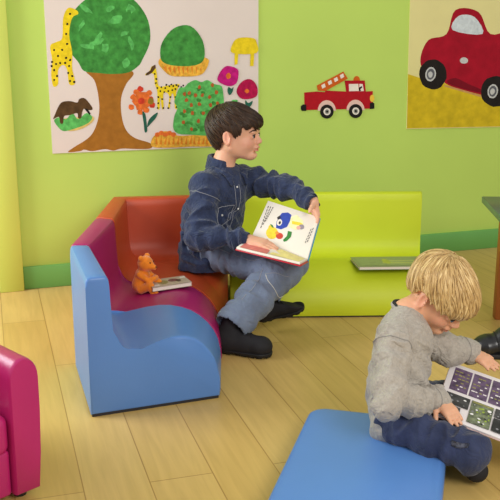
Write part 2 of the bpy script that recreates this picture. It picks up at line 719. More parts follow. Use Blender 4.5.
bm_obj('arm', arm(-.068, 0.0), pink_m, t, sharp=50)
bm_obj('arm', arm(-.44, -.372), pink_m, t, sharp=50)
bm = bmesh.new()
add_box(bm, apt(-.22, .19, .160), (.15, .185, .045), AR, .022, 5)
bm_obj('seat_cushion', bm, pink_m, t)
bm = bmesh.new()
add_box(bm, apt(-.22, .2, .07), (.15, .185, .052), AR, .008, 3)
bm_obj('seat_base', bm, pink_m, t)
bm = bmesh.new()
add_box(bm, apt(-.22, .41, .25), (.215, .05, .235), AR, .04, 6)
bm_obj('backrest', bm, pink_m, t)
for x, y in ((-.04, .04), (-.40, .04), (-.04, .38), (-.40, .38)):
    bm = bmesh.new()
    bmesh.ops.create_cone(bm, cap_ends=True, segments=16, radius1=.014, radius2=.017, depth=.02, matrix=Matrix.Translation(V(apt(x, y, .0105))))
    bm_obj('foot', bm, mat('black_plastic', (30, 30, 32), .4), t)

# child table at the right edge
t = thing('table', 'low table with dark green top and brown leg at the right edge', 'table', (1.2, 2.75, 0))
top_m = mat('dark_green_laminate', (72, 104, 84), .3, .08, 14, .04, 80, .5)
leg_m = mat('brown_wood', (158, 92, 42), .45, .12, 4, .1, 60, .4, (18, 18, 2))
bm = bmesh.new()
add_slab(bm, [(.775, 2.56, .432), (1.62, 2.50, .432), (1.66, 2.90, .432), (.815, 2.95, .432)], .022, .003)
bm_obj('tabletop', bm, top_m, t)
for x, y in ((.872, 2.615), (1.57, 2.56), (1.60, 2.84), (.892, 2.895)):
    bm = bmesh.new()
    add_box(bm, (x, y, .205), (.022, .022, .205), Matrix.Rotation(-.06, 3, 'Z'), .004)
    bm_obj('leg', bm, leg_m, t)
bm = bmesh.new()
add_box(bm, (1.22, 2.59, .385), (.335, .009, .026), Matrix.Rotation(-.07, 3, 'Z'))
add_box(bm, (1.245, 2.87, .385), (.335, .009, .026), Matrix.Rotation(-.06, 3, 'Z'))
bm_obj('apron', bm, leg_m, t, smooth=False)

# ================================================================== PICTURES ON THE WALL
PAPER = {}


class Sheet:
    """flat artwork on the wall, outlines given in photo points of the wall plane"""

    def __init__(s, out):
        s.bm = bmesh.new()
        s.out = out
        s.mats = []
        s.layer = 0

    def mi(s, m):
        if m not in s.mats:
            s.mats.append(m)
        return s.mats.index(m)

    def poly(s, pts, m, lift=True, raw=False):
        if lift:
            s.layer += 1
        o = s.out + s.layer * .000012
        vs = []
        for p in pts:
            q = p if raw else wl(*p)
            vs.append(s.bm.verts.new(wallp(q[0], q[1], o)))
        f = s.bm.faces.new(vs)
        f.material_index = s.mi(m)
        f.normal_update()
        if f.normal.dot(V(WN)) < 0:
            f.normal_flip()

    def blob(s, u, v, ru, rv, m, n=18, rough=.12, rot=0, lift=True, seed=None):
        rd = random.Random(seed if seed is not None else u * 31 + v)
        pts = []
        for k in range(n):
            a = 2 * math.pi * k / n
            j = 1 + rough * (rd.random() * 2 - 1)
            x, y = ru * j * math.cos(a), rv * j * math.sin(a)
            pts.append((u + x * math.cos(rot) - y * math.sin(rot), v + x * math.sin(rot) + y * math.cos(rot)))
        s.poly(pts, m, lift)

    def smooth(s, ctl, m, sub=5, lift=True):
        P = [np.array(p, float) for p in ctl]
        n = len(P)
        out = []
        for i in range(n):
            p0, p1, p2, p3 = P[i - 1], P[i], P[(i + 1) % n], P[(i + 2) % n]
            for k in range(sub):
                t_ = k / sub
                out.append(tuple(.5 * ((2 * p1) + (-p0 + p2) * t_ + (2 * p0 - 5 * p1 + 4 * p2 - p3) * t_ ** 2 + (-p0 + 3 * p1 - 3 * p2 + p3) * t_ ** 3)))
        s.poly(out, m, lift)

    def finish(s, name, parent=None):
        me = bpy.data.meshes.new(name)
        s.bm.normal_update()
        s.bm.to_mesh(me)
        s.bm.free()
        return link(name, me, s.mats, parent, smooth=False)


def paint(name, col, var=.14, vs_=60):
    return mat('paint_' + name, col, .75, var, vs_, 0, 0, .15)


paper_m = mat('white_drawing_paper', (226, 214, 206), .8, .02, 8, 0, 0, .15)
p_brown = paint('brown', (164, 108, 38), .12, 40)
p_green = paint('tree_green', (66, 142, 62), .3, 45)
p_leaf = paint('leaf_green', (92, 180, 92), .3, 60)
p_yel = paint('yellow', (232, 206, 34))
p_och = paint('straw', (226, 172, 62), .3, 70)
p_och2 = paint('orange_straw', (220, 132, 40), .2, 70)
p_sand = paint('sand', (216, 190, 110), .15)
p_dk = paint('dark_brown', (86, 62, 36), .25, 50)
p_blk = paint('black', (28, 26, 24), .2)
p_org = paint('orange', (224, 112, 48), .25, 70)
p_red = paint('red', (206, 62, 40), .2)
p_mag = paint('crimson', (178, 20, 74), .25, 60)
p_pk = paint('magenta', (190, 26, 120), .25, 60)
p_teal = paint('teal', (40, 96, 78), .25, 60)

s = Sheet(.0042)
# sheet of paper with its own thickness
bmp = bmesh.new()
c4 = [wl(52.5, 153.5), wl(258, 145), wl(257, 62), wl(48.5, 62)]
TOPZ = 1.24
q4 = [c4[0], c4[1], (c4[2][0] + .004, TOPZ), (c4[3][0] - .006, TOPZ)]
add_slab(bmp, [wallp(a_, z_, .004) for a_, z_ in q4], .0036)
t = thing('painting', 'large white paper painting with brown tree, giraffes and flowers on wall', 'painting', tuple(wallp((q4[0][0] + q4[1][0]) / 2, q4[0][1], .001)))
bm_obj('paper', bmp, paper_m, t, smooth=False)
# tree: trunk, roots, crown
s.smooth([(86, 70), (94, 80), (98, 95), (99, 112), (95, 128), (88, 138), (74, 147), (68, 152), (80, 151), (84, 149.5), (92, 151), (105, 149), (113, 150.5), (122, 148.5),
          (140, 149), (151, 148), (150, 143), (135, 138), (126, 130), (121.5, 116), (121, 98), (126, 84), (133, 72), (110, 66)], p_brown)
s.smooth([(78, 62), (84, 71), (98, 73), (112, 74), (128, 72.5), (138, 66), (142, 60), (150, 40), (146, 16), (128, -4), (100, -8), (78, 6), (66, 26), (68, 48)], p_green)
rd = random.Random(5)
for k in range(26):
    s.blob(78 + rd.random() * 56, 8 + rd.random() * 56, 3 + rd.random() * 5, 2 + rd.random() * 3, p_leaf if k % 2 else p_green, 10, .3, rd.random() * 3)


def spots(lst, r=1.0):
    for (u, v) in lst:
        s.blob(u, v, r, r * 1.05, p_blk, 7, .2)


# giraffe at the left whose legs hang into view
s.smooth([(50, 46), (52, 60), (51, 74), (53, 86), (58, 84), (58, 70), (63, 65), (67, 70), (69, 84), (75, 83), (72, 68), (72, 52), (69, 34), (72, 18), (78, 14), (76, 10), (68, 8), (63, 18), (62, 38), (56, 42)], p_yel, 4)
spots([(52, 62), (56, 64), (54, 70), (57, 76), (54, 80), (60, 63), (65, 63), (69, 66), (68, 73), (72, 76), (70, 81), (74, 82), (66, 58), (58, 56), (62, 50), (67, 44), (66, 34), (67, 24), (70, 14), (54, 50), (70, 60), (51.5, 66)], 1.15)
# elephant-like animal on its grass
s.smooth([(55, 121), (60, 127), (70, 131), (83, 128), (93, 121), (92, 116), (80, 117), (66, 118)], p_sand, 4)
s.smooth([(54, 120), (58, 127), (64, 131), (76, 128), (88, 123), (92, 117), (86, 113), (78, 119), (72, 113), (66, 119), (60, 117)], p_leaf, 4)
s.smooth([(53, 119), (55, 114), (58, 107), (62, 102), (70, 101), (77, 102.5), (79, 99), (84, 98), (89, 103), (92.5, 109), (88, 110), (84, 108.5), (82, 112), (81, 118), (78, 118), (77, 113), (70, 115), (64, 116), (63, 123), (60, 123), (59, 117), (56, 117.5)], p_dk, 4)
s.poly([(84, 108.5), (87, 108.5), (90.5, 113.5), (89.5, 115)], p_blk)
s.blob(70, 110, 6, 4, p_dk, 10)
# orange flower
for (u, v) in [(133, 97), (140, 89), (149, 93), (131, 107), (140, 112), (152, 105), (150, 99), (136, 92), (146, 110)]:
    s.blob(u, v, 3, 2.9, p_red if (u + v) % 2 else p_org, 12, .1)
s.blob(141.5, 101, 9, 9.5, p_org, 18, .15)
s.blob(141, 101, 3.4, 3.6, p_red, 12)
s.blob(150.5, 101, 3, 3.5, paint('olive', (150, 120, 40)), 12)
s.smooth([(142, 112), (145, 114), (146.5, 124), (147, 131), (144.5, 132), (143.5, 124)], p_teal, 4)
s.smooth([(147, 127), (148.5, 120), (153, 115), (157.5, 112.5), (155.5, 118), (151, 123)], p_teal, 4)
# small giraffe
s.smooth([(149.5, 73.5), (146, 75.5), (145, 74), (149, 71), (151, 67), (154, 65.5), (156, 70), (157, 78), (158.5, 86), (165, 86), (172, 84.5), (179, 84), (178.5, 86.5), (176, 92), (176, 100), (177, 108), (174.5, 108), (174, 99), (172, 93),
          (170, 101), (169.5, 108), (167.5, 108), (169, 98), (167, 93), (163, 94), (163.5, 108), (161.5, 108), (160, 96), (159.5, 108), (157, 108), (157, 92), (154.5, 84), (153.5, 74.5)], p_yel, 3)
s.poly([(145.3, 75.5), (146, 73), (150, 70.5), (151.5, 66.5), (155, 64.5), (155.5, 68), (152, 72.5), (148, 75)], p_dk)
spots([(154.5, 74), (156, 79), (155.5, 83), (157, 88), (161, 87), (165, 88), (169, 86), (173, 86), (178, 86), (181, 87), (183, 85.5), (160, 91), (164, 92), (168, 91), (172, 90), (175, 89), (158, 97), (162, 99), (158, 103), (163, 108), (157.5, 108), (170, 97), (169.5, 103), (168, 108), (175, 97), (175.5, 102), (176, 107), (176, 85), (166, 84.8), (171, 84.4)], .95)
# grass tuft above, its dark top
s.smooth([(158, 62), (162, 69), (170, 75.5), (182, 76.5), (195, 76), (203, 73), (208, 64), (206, 58), (184, 54), (164, 56)], p_och, 4)
s.smooth([(160, 56), (164, 63), (178, 66), (196, 65), (204, 58), (202, 40), (190, 26), (174, 28), (162, 42)], p_green, 4)
for k in range(9):
    s.poly([(163 + k * 4.6, 67 + (k % 3)), (166 + k * 4.4, 66), (167 + k * 4.2, 75.5 - abs(k - 4) * .5)], p_och2)
# orange and straw grass along the bottom
s.smooth([(152, 146.5), (152, 138), (158, 133), (165, 131), (172, 132.5), (178, 135.5), (192, 135), (206, 134), (222, 134), (223, 141), (214, 146), (190, 146.5), (170, 147.5)], p_och, 4)
for k in range(16):
    u = 155 + k * 4.2
    s.poly([(u, 144), (u + 2.6, 144.5), (u + 1 + (k % 3), 134.5 + (k % 4) * .7)], p_och2)
for k in range(5):
    s.blob(157 + k * 4, 134.5 - (k % 2) * 1.5, 2.6, 2.4, p_org, 10)
# round bush with fruit
s.smooth([(176, 95), (179, 88), (184, 87), (188, 83), (195, 80), (201, 82), (207, 80), (214, 84), (221, 86), (223, 95), (224, 110), (225, 124), (221, 134), (205, 135.5), (190, 134.5), (178, 133.5), (173, 128), (174, 116), (177, 108), (174, 102)], p_leaf, 4)
for k in range(46):
    a_, q_ = rd.random() * 6.28, math.sqrt(rd.random())
    s.blob(200 + 21 * q_ * math.cos(a_), 109 + 22 * q_ * math.sin(a_), 2.4, 1.9, p_green if k % 3 else p_leaf, 9, .3)
for (u, v) in [(186, 100), (184, 111), (183, 122), (191, 105), (189, 93), (199, 87), (202, 95), (212, 85), (216, 92), (209, 97), (199, 104), (192, 113), (198, 121), (203, 113), (210, 105), (191, 129), (211, 130), (184, 94), (217, 103), (206, 122), (195, 95)]:
    s.blob(u, v, 1.7, 2.0, paint('rust', (176, 92, 44)), 9, .2)
# two crimson flowers, leaves
s.smooth([(217, 80), (219, 73), (224, 67), (229, 66), (237, 69), (238, 75), (236, 83), (230, 86), (223, 84.5)], p_pk, 4)
s.blob(228, 76, 2.6, 3.2, p_org, 10)
s.smooth([(228, 87), (231, 88.5), (233, 87), (232, 92), (229, 95), (227, 91)], p_teal, 4)
s.smooth([(236, 91), (240, 83), (247, 79), (253, 81), (257, 88), (256, 96), (248, 99), (240, 98)], p_mag, 4)
s.blob(246.5, 91, 2.4, 2.2, p_org, 10)
s.smooth([(245, 100), (248, 103), (252, 100.5), (251, 105), (247, 108), (245, 105)], p_teal, 4)
s.smooth([(232, 100), (237, 100), (236, 104), (231, 103)], p_leaf, 4)
s.poly([(234, 52), (238, 52), (237, 64), (234, 65)], p_yel)
s.poly([(250, 50), (254, 50), (253, 66), (249.5, 66)], p_yel)
s.smooth([(232, 53), (256, 53), (256, 42), (252, 38), (238, 38), (232, 44)], p_yel, 4)
s.finish('painted_scene', t)

# red car picture, cut by the right edge
t = thing('painting', 'painting of a red car with black wheels on yellow ground', 'painting', tuple(wallp(wl(470, 128)[0], wl(470, 128)[1], .001)))
bmp = bmesh.new()
a0, a1 = wl(406, 129), wl(500, 127)
S1 = a0[0] + .86
zb1 = a0[1] + (a1[1] - a0[1]) / (a1[0] - a0[0]) * .86
q4 = [a0, (S1, zb1), (S1, 1.22), (wl(407, 62)[0], 1.22)]
add_slab(bmp, [wallp(a_, z_, .004) for a_, z_ in q4], .0036)
bm_obj('paper', bmp, mat('cream_paper', (226, 218, 150), .8, .03), t, smooth=False)
s = Sheet(.0042)
p_gr = paint('ochre_yellow', (206, 180, 34), .16, 25)
p_car = paint('car_red', (164, 18, 40), .14, 20)
p_car2 = paint('car_deep_red', (120, 14, 32), .14, 20)
p_rim = paint('rim_grey', (196, 198, 196), .1)
p_tyre = paint('tyre_black', (34, 30, 28), .2, 40)
dz = (zb1 - a0[1]) / .86
s.poly([(a0[0] + .002, a0[1] + .003), (S1 - .003, zb1 + .003), (S1 - .003, .70), (wl(436, 82)[0], wl(436, 82)[1]), (wl(420, 78)[0], wl(420, 78)[1]), (wl(407.5, 74)[0], wl(407.5, 74)[1])], p_gr, raw=True)
s.smooth([(420, 58), (424, 72), (440, 80), (450, 86), (470, 92), (490, 97), (515, 102), (540, 103), (560, 92), (566, 62), (548, 40), (515, 30), (490, 34), (478, 12), (455, 10), (446, 34), (428, 40)], p_car, 5)
s.smooth([(455, 78), (468, 84), (482, 90), (482, 93), (460, 88), (446, 82)], p_car2, 4)
s.poly([(444, 84.5), (482, 95.5), (482, 97.5), (444, 86.5)], paint('sill_tan', (196, 150, 90)))
s.smooth([(452, 30), (458, 16), (474, 17), (482, 34)], paint('glass_pale', (206, 216, 220)), 4)
s.blob(463.5, 60.5, 4.2, 3.2, p_rim, 14, .05)
for (u, v, ru, rv) in ((432.5, 74.5, 13.8, 15), (494.5, 91.5, 14.2, 15.5), (548, 92, 13, 14)):
    s.blob(u, v, ru, rv, p_tyre, 26, .03)
    s.blob(u - 2.3, v - .3, 5.2, 7.2, p_rim, 20, .03, .2)
    s.blob(u - 2.3, v - .3, 3.9, 5.6, paint('hub_dark', (96, 98, 104)), 18, .03, .2)
    s.blob(u - 2.6, v, 2.3, 3.4, p_rim, 12, .1, .2)
s.finish('painted_scene', t)

# fire engine cut-out: its pieces are separate flat cards
t = thing('fire_engine_cutout', 'small red fire engine cut-out with orange ladder on wall', 'wall decoration', tuple(wallp(wl(338, 118)[0], wl(338, 118)[1], 0)))


def card(name, pts, m, o0, o1, label=None, curve=False):
    bm_ = bmesh.new()
    P = [wl(*p) for p in pts]
    A = [bm_.verts.new(wallp(p[0], p[1], o1)) for p in P]
    B = [bm_.verts.new(wallp(p[0], p[1], o0)) for p in P]
    bm_.faces.new(A)
    bm_.faces.new(B[::-1])
    n_ = len(P)
    for i in range(n_):
        bm_.faces.new((A[i], B[i], B[(i + 1) % n_], A[(i + 1) % n_]))
    o = bm_obj(name, bm_, m, t, smooth=False)
    if label:
        o['label'] = label
    return o


def disc(u, v, ru, rv, n=24, a0=0, a1=2 * math.pi):
    return [(u + ru * math.cos(a0 + (a1 - a0) * k / n), v + rv * math.sin(a0 + (a1 - a0) * k / n)) for k in range(n + (0 if a1 - a0 > 6 else 1))]


f_red = paint('engine_red', (178, 22, 36), .06)
f_or = paint('ladder_orange', (206, 96, 30), .06)
f_pk = paint('arch_pink', (232, 196, 184), .05)
f_wh = paint('card_white', (236, 228, 216), .04)
f_bk = paint('card_black', (32, 30, 28), .08)
card('truck_body', [(304, 92.5), (316, 91.5), (325, 92), (325, 90.5), (346, 91.5), (344.5, 80.5), (364.5, 80.5), (365.5, 91.5), (372.5, 91), (372.5, 96), (370.5, 98.5), (372.5, 101), (373, 108.5), (304.5, 110)], f_red, .001, .003)
card('window', [(348.5, 84), (358, 83.8), (358.5, 91), (348.8, 91.2)], f_wh, .003, .0036)
card('windscreen', [(359, 83.8), (362.3, 84), (363.5, 91), (359, 91.2)], f_wh, .003, .0036)
card('driver_silhouette', [(358.6, 87.5), (361.5, 86), (361.8, 87.5), (360, 89), (360.5, 91), (358.6, 91)], f_bk, .0036, .004)
card('ladder', [(316.5, 85.5), (343, 71.5), (347.5, 78.5), (325, 91), (317.5, 90.5)], f_or, .003, .0042)
for (u, v) in [(323, 86), (329.5, 82.5), (335.5, 79.5), (341.5, 76)]:
    card('ladder_gap', [(u - 2.2, v - .7), (u + 1.2, v - 2.6), (u + 2.3, v + .8), (u - 1, v + 2.6)], f_wh, .0042, .0046)
card('beacon', disc(356.5, 80.5, 3.2, 4.5, 14, math.pi, 2 * math.pi), f_or, .001, .003)
card('headlamp', disc(371.8, 98.3, 2.2, 3.6, 16), paint('lamp_yellow', (240, 200, 70), .05), .003, .0036)
card('bumper', [(300.6, 106), (303, 104.3), (306, 104.5), (306, 110.8), (301.5, 110.8), (300.6, 109)], f_bk, .003, .004)
card('bumper', [(369.5, 103), (372.5, 102.3), (374, 103.5), (374, 108.5), (369.5, 109)], f_bk, .003, .004)
for u, v in ((326.5, 111.5), (355.2, 111)):
    card('wheel_arch', disc(u, v - .8, 9, 10.5, 20, math.pi, 2 * math.pi), f_pk, .003, .0037)
    o = card('wheel', disc(u, v, 6.7, 7, 26), f_bk, .0037, .005)
    for nm, ru, m_, o0, o1 in (('wheel_rim', 3.5, f_wh, .005, .0056), ('hub', 2.2, paint('hub_grey', (150, 150, 146), .05), .0056, .006), ('hub_cap', 1.1, f_bk, .006, .0063)):
        h_ = card(nm, disc(u, v, ru, ru * 1.05, 18), m_, o0, o1)
        h_.parent = o
        h_.location = (0, 0, 0)

# ================================================================== PEOPLE
skin_m = tint_mat('skin_of_older_boy', (226, 172, 142), (196, 98, 92), .5, 'tint', .12)
skin2_m = tint_mat('skin_of_younger_boy', (222, 168, 134), (196, 100, 88), .5, 'tint', .12)


def frame(yaw, pitch, roll=0):
    """head axes: x forward, y left, z up"""
    return np.array((Matrix.Rotation(math.radians(yaw), 3, 'Z') @ Matrix.Rotation(math.radians(pitch), 3, 'Y') @ Matrix.Rotation(math.radians(roll), 3, 'X')))


class Head:
    def __init__(s, c, h, yaw, pitch, roll=0):
        s.c, s.h, s.R = np.array(c, float), h, frame(yaw, pitch, roll)

    def P(s, x, y, z):
        return s.c + s.R @ (np.array([x, y, z]) * s.h)

    def local(s, P):
        return (np.atleast_2d(P) - s.c) @ s.R / s.h


def build_head(g, H, neck_to, rn=.175):
    h = H.h

    def E(c, r, k=.03, mode='add', R=None):
        RR = H.R if R is None else H.R @ R
        g.ell(H.P(*c), np.array(r) * h, RR, k * h, mode)

    def K(p, q, r1, r2, k=.05, mode='add'):
        g.cone(H.P(*p), H.P(*q), r1 * h, r2 * h, k * h, mode)
    E((-.07, 0, .12), (.44, .365, .375))
    E((.10, 0, -.10), (.285, .29, .36), .08)
    E((.19, 0, .10), (.235, .26, .22), .08)
    for s_ in (1, -1):
        K((.0, s_ * .20, -.22), (.26, s_ * .05, -.39), .125, .085, .1)
        E((.255, s_ * .135, -.19), (.125, .12, .12), .08)
    E((.315, 0, -.405), (.085, .10, .07), .07)
    # eye sockets, lids
    for s_ in (1, -1):
        E((.415, s_ * .145, -.055), (.07, .085, .05), .05, 'sub')
        E((.345, s_ * .14, -.055), (.062, .075, .058), .015)
        E((.385, s_ * .145, .015), (.04, .10, .025), .05)
    # nose
    K((.385, 0, -.03), (.455, 0, -.155), .032, .048, .06)
    for s_ in (1, -1):
        E((.425, s_ * .042, -.175), (.042, .032, .034), .03)
        E((.455, s_ * .022, -.205), (.016, .012, .014), .012, 'sub')
    # mouth
    E((.385, 0, -.262), (.055, .10, .035), .05)
    E((.408, 0, -.268), (.042, .088, .024), .02)
    E((.396, 0, -.318), (.042, .072, .026), .02)
    E((.445, 0, -.293), (.045, .085, .008), .012, 'sub')
    E((.375, 0, -.355), (.03, .08, .02), .03, 'sub')
    # ears
    for s_ in (1, -1):
        Rr = np.array(Matrix.Rotation(math.radians(s_ * 22), 3, 'Z') @ Matrix.Rotation(math.radians(-10), 3, 'Y'))
        E((-.045, s_ * .375, -.07), (.085, .034, .135), .03, 'add', Rr)
        E((-.018, s_ * .410, -.06), (.052, .030, .092), .012, 'sub', Rr)
        E((-.015, s_ * .37, -.185), (.036, .022, .04), .02)
    nb = np.array(neck_to, float)
    K2 = H.P(-.10, 0, -.20)
    g.cone(K2, nb, rn * h, rn * h * 1.08, .12 * h)


def face_tint(H, verts):
    L = H.local(verts)
    x, y, z = L[:, 0], np.abs(L[:, 1]), L[:, 2]
    lips = np.exp(-(((x - .42) / .06) ** 2 + (y / .075) ** 2 + ((z + .293) / .042) ** 2) ** 1.5)
    cheek = .30 * np.exp(-(((x - .3) / .16) ** 2 + ((y - .2) / .11) ** 2 + ((z + .17) / .10) ** 2))
    ear = .34 * np.exp(-(((x + .03) / .12) ** 2 + ((y - .4) / .07) ** 2 + ((z + .07) / .16) ** 2))
    nose = .2 * np.exp(-(((x - .46) / .07) ** 2 + (y / .07) ** 2 + ((z + .17) / .07) ** 2))
    near = (np.abs(x) < 1) & (y < .8) & (np.abs(z) < .8)
    return np.where(near, np.clip(lips * .9 + cheek + ear + nose, 0, 1), 0)


def add_eyes(H, parent, iris):
    wm = mat('eye_white', (238, 236, 232), .2, .01)
    im = mat('iris_' + iris[0], iris[1], .15, .1)
    for s_ in (1, -1):
        e = ball('eye', H.P(.357, s_ * .14, -.055), np.array((.061, .061, .047)) * H.h, wm, parent, Matrix(H.R.tolist()))
        ball('iris', H.P(.398, s_ * .152, -.056), np.array((.022, .036, .035)) * H.h, im, e, Matrix(H.R.tolist()), 12)
        bm_ = bmesh.new()
        lid = [H.P(.385 + .036 * math.cos(q) - .01, s_ * (.145 + .068 * math.sin(q)), -.028 - .016 * math.sin(q) ** 2) for q in np.linspace(-1.1, 1.35, 9)]
        add_tube(bm_, lid, [.004 * H.h, .008 * H.h, .010 * H.h, .011 * H.h, .012 * H.h, .012 * H.h, .012 * H.h, .010 * H.h, .005 * H.h], 5)
        bm_obj('eyelashes', bm_, mat('lash_brown', (50, 34, 26), .8), e)


def build_hair(name, H, m, parent, amp, front_z, side_z, nape_z, thick, grooves, fringe=None, seed=1, crown=(-.28, 0, .42), back=.0, jag=.10):
    """hair solid around the skull with combed grooves; the hairline is a height that changes round the head"""
    h = H.h
    g = Grid(H.c - .78 * h, H.c + .78 * h, .0022)
    X, Y, Z = np.meshgrid(*g.ax, indexing='ij')
    P = np.stack([X, Y, Z], -1) - H.c
    L = P @ H.R / h
    x, y, z = L[..., 0], L[..., 1], L[..., 2]

    def el(c, r):
        a, b_, c_ = (x - c[0]) / r[0], (y - c[1]) / r[1], (z - c[2]) / r[2]
        k0 = np.sqrt(a * a + b_ * b_ + c_ * c_)
        k1 = np.sqrt((a / r[0]) ** 2 + (b_ / r[1]) ** 2 + (c_ / r[2]) ** 2) + 1e-6
        return k0 * (k0 - 1) / k1
    t = thick
    d = el((-.07, 0, .12), (.44 + t, .365 + t, .375 + t * 1.15))
    d2 = el((.17, 0, .12), (.265 + t * .9, .275 + t, .235 + t))
    k = .12
    hh = np.maximum(k - np.abs(d - d2), 0) / k
    d = np.minimum(d, d2) - hh * hh * k * .25
    # back of the head down to the nape
    d3 = el((-.17, 0, -.10), (.265 + back, .27 + back, .30))
    hh = np.maximum(k - np.abs(d - d3), 0) / k
    d = np.minimum(d, d3) - hh * hh * k * .25
    if fringe:
        d4 = el(*fringe)
        hh = np.maximum(k - np.abs(d - d4), 0) / k
        d = np.minimum(d, d4) - hh * hh * k * .25
    # combed direction: azimuth round the crown
    cr = np.array(crown)
    q = L - cr
    ax = np.array([-.35, 0, 1.0])
    ax /= np.linalg.norm(ax)
    e1 = np.cross([0, 1.0, 0], ax)
    e2 = np.cross(ax, e1)
    a1, a2 = q @ e1, q @ e2
    rr = np.sqrt(a1 * a1 + a2 * a2) + 1e-5
    ca, sa = a1 / rr, a2 / rr
    sw = .5 * rr
    ca, sa = ca * np.cos(sw) - sa * np.sin(sw), sa * np.cos(sw) + ca * np.sin(sw)
    nn = vnoise(ca * grooves + seed * 3.1, sa * grooves + 11, rr * 2.2 + seed) * .65 + vnoise(ca * grooves * 2.4 + 5, sa * grooves * 2.4 + seed, rr * 3.5) * .35
    d = d + (nn - .5) * amp * np.clip(rr * 2.5, .25, 1)
    # hairline
    def sm(a, b_, v):
        u = np.clip((v - a) / (b_ - a), 0, 1)
        return u * u * (3 - 2 * u)
    line = nape_z + (side_z - nape_z) * sm(-.26, -.10, x) + (front_z - side_z) * sm(.12, .26, x)
    line = line + (nn - .5) * jag
    d = np.maximum(d, (line - z) * .8)
    # free the ear
    for s_ in (1, -1):
        de = np.sqrt(((x + .03) / .115) ** 2 + ((y - s_ * .40) / .16) ** 2 + ((z + .10) / .145) ** 2)
        d = np.maximum(d, (1 - de) * .1)
    # keep it a shell: hollow inside the skull
    di = el((-.07, 0, .12), (.425, .35, .36))
    d = np.maximum(d, -(di + .035))
    g.D = (d * h).astype(np.float32)
    me, v = g.mesh(name)
    relax(me, 1)
    Lv = H.local(v) - cr
    b1, b2 = Lv @ e1, Lv @ e2
    r2 = np.sqrt(b1 * b1 + b2 * b2) + 1e-5
    c_, s_2 = b1 / r2, b2 / r2
    w_ = .5 * r2
    c_, s_2 = c_ * np.cos(w_) - s_2 * np.sin(w_), s_2 * np.cos(w_) + c_ * np.sin(w_)
    set_attr(me, 'flow', np.stack([c_ * grooves * 1.6, s_2 * grooves * 1.6, r2 * 2.2], 1))
    return link(name, me, m, parent), g


def strands(name, H, g, m, parent, n, seed, rad, tilt, swirl, th0=.12, lift=.0012):
    """locks of hair combed from the crown over the hair mass"""
    rd_ = np.random.RandomState(seed)
    K_ = 12
    cr = Matrix.Rotation(-tilt, 3, 'Y')
    P, TH = [], []
    for i in range(n):
        a = rd_.uniform(-math.pi, math.pi)
        st = rd_.uniform(th0, 1.35)
        en = st + rd_.uniform(.45, 1.1)
        for k in range(K_):
            th = st + (en - st) * k / (K_ - 1)
            aa = a + swirl * th + .035 * math.sin(4 * th + i)
            d_ = np.array(cr @ Vector((math.sin(th) * math.cos(aa), math.sin(th) * math.sin(aa), math.cos(th))))
            P.append(H.P(*(np.array([0, 0, .08]) + d_ * .60)))
            TH.append(th)
    P = np.array(P)
    S = g.snap(P, lift, 26)
    Sk = S.reshape(n, K_, 3)
    for _ in range(10):
        Sk[:, 1:-1] = (Sk[:, :-2] + 2 * Sk[:, 1:-1] + Sk[:, 2:]) / 4
    S = g.snap(Sk.reshape(-1, 3), lift, 2)
    Sk = S.reshape(n, K_, 3)
    for _ in range(3):
        Sk[:, 1:-1] = (Sk[:, :-2] + 2 * Sk[:, 1:-1] + Sk[:, 2:]) / 4
    ok = np.abs(g.sample(S) - lift) < .0022
    move = np.linalg.norm(S - P, axis=1) < .2 * H.h
    ok &= move
    bm_ = bmesh.new()
    fl = []
    for i in range(n):
        pts, rr_ = [], []
        key = rd_.rand(2) * 40
        for k in range(K_):
            q = i * K_ + k
            if not ok[q]:
                break
            if pts and np.linalg.norm(S[q] - pts[-1]) > .03:
                break
            pts.append(S[q])
        if len(pts) < 5:
            continue
        for k in range(len(pts)):
            u = k / (len(pts) - 1)
            rr_.append(rad * (.35 + .75 * math.sin(math.pi * min(1, u * .8 + .15)) if u < .99 else .2) * (.7 + .6 * ((i * 37) % 10) / 10))
        add_tube(bm_, pts, rr_, 5)
        for k in range(len(pts)):
            fl += [[key[0], key[1], k * .12]] * 5
    me = bpy.data.meshes.new(name)
    bm_.verts.index_update()
    bm_.to_mesh(me)
    bm_.free()
    set_attr(me, 'flow', np.array(fl))
    return link(name, me, m, parent)


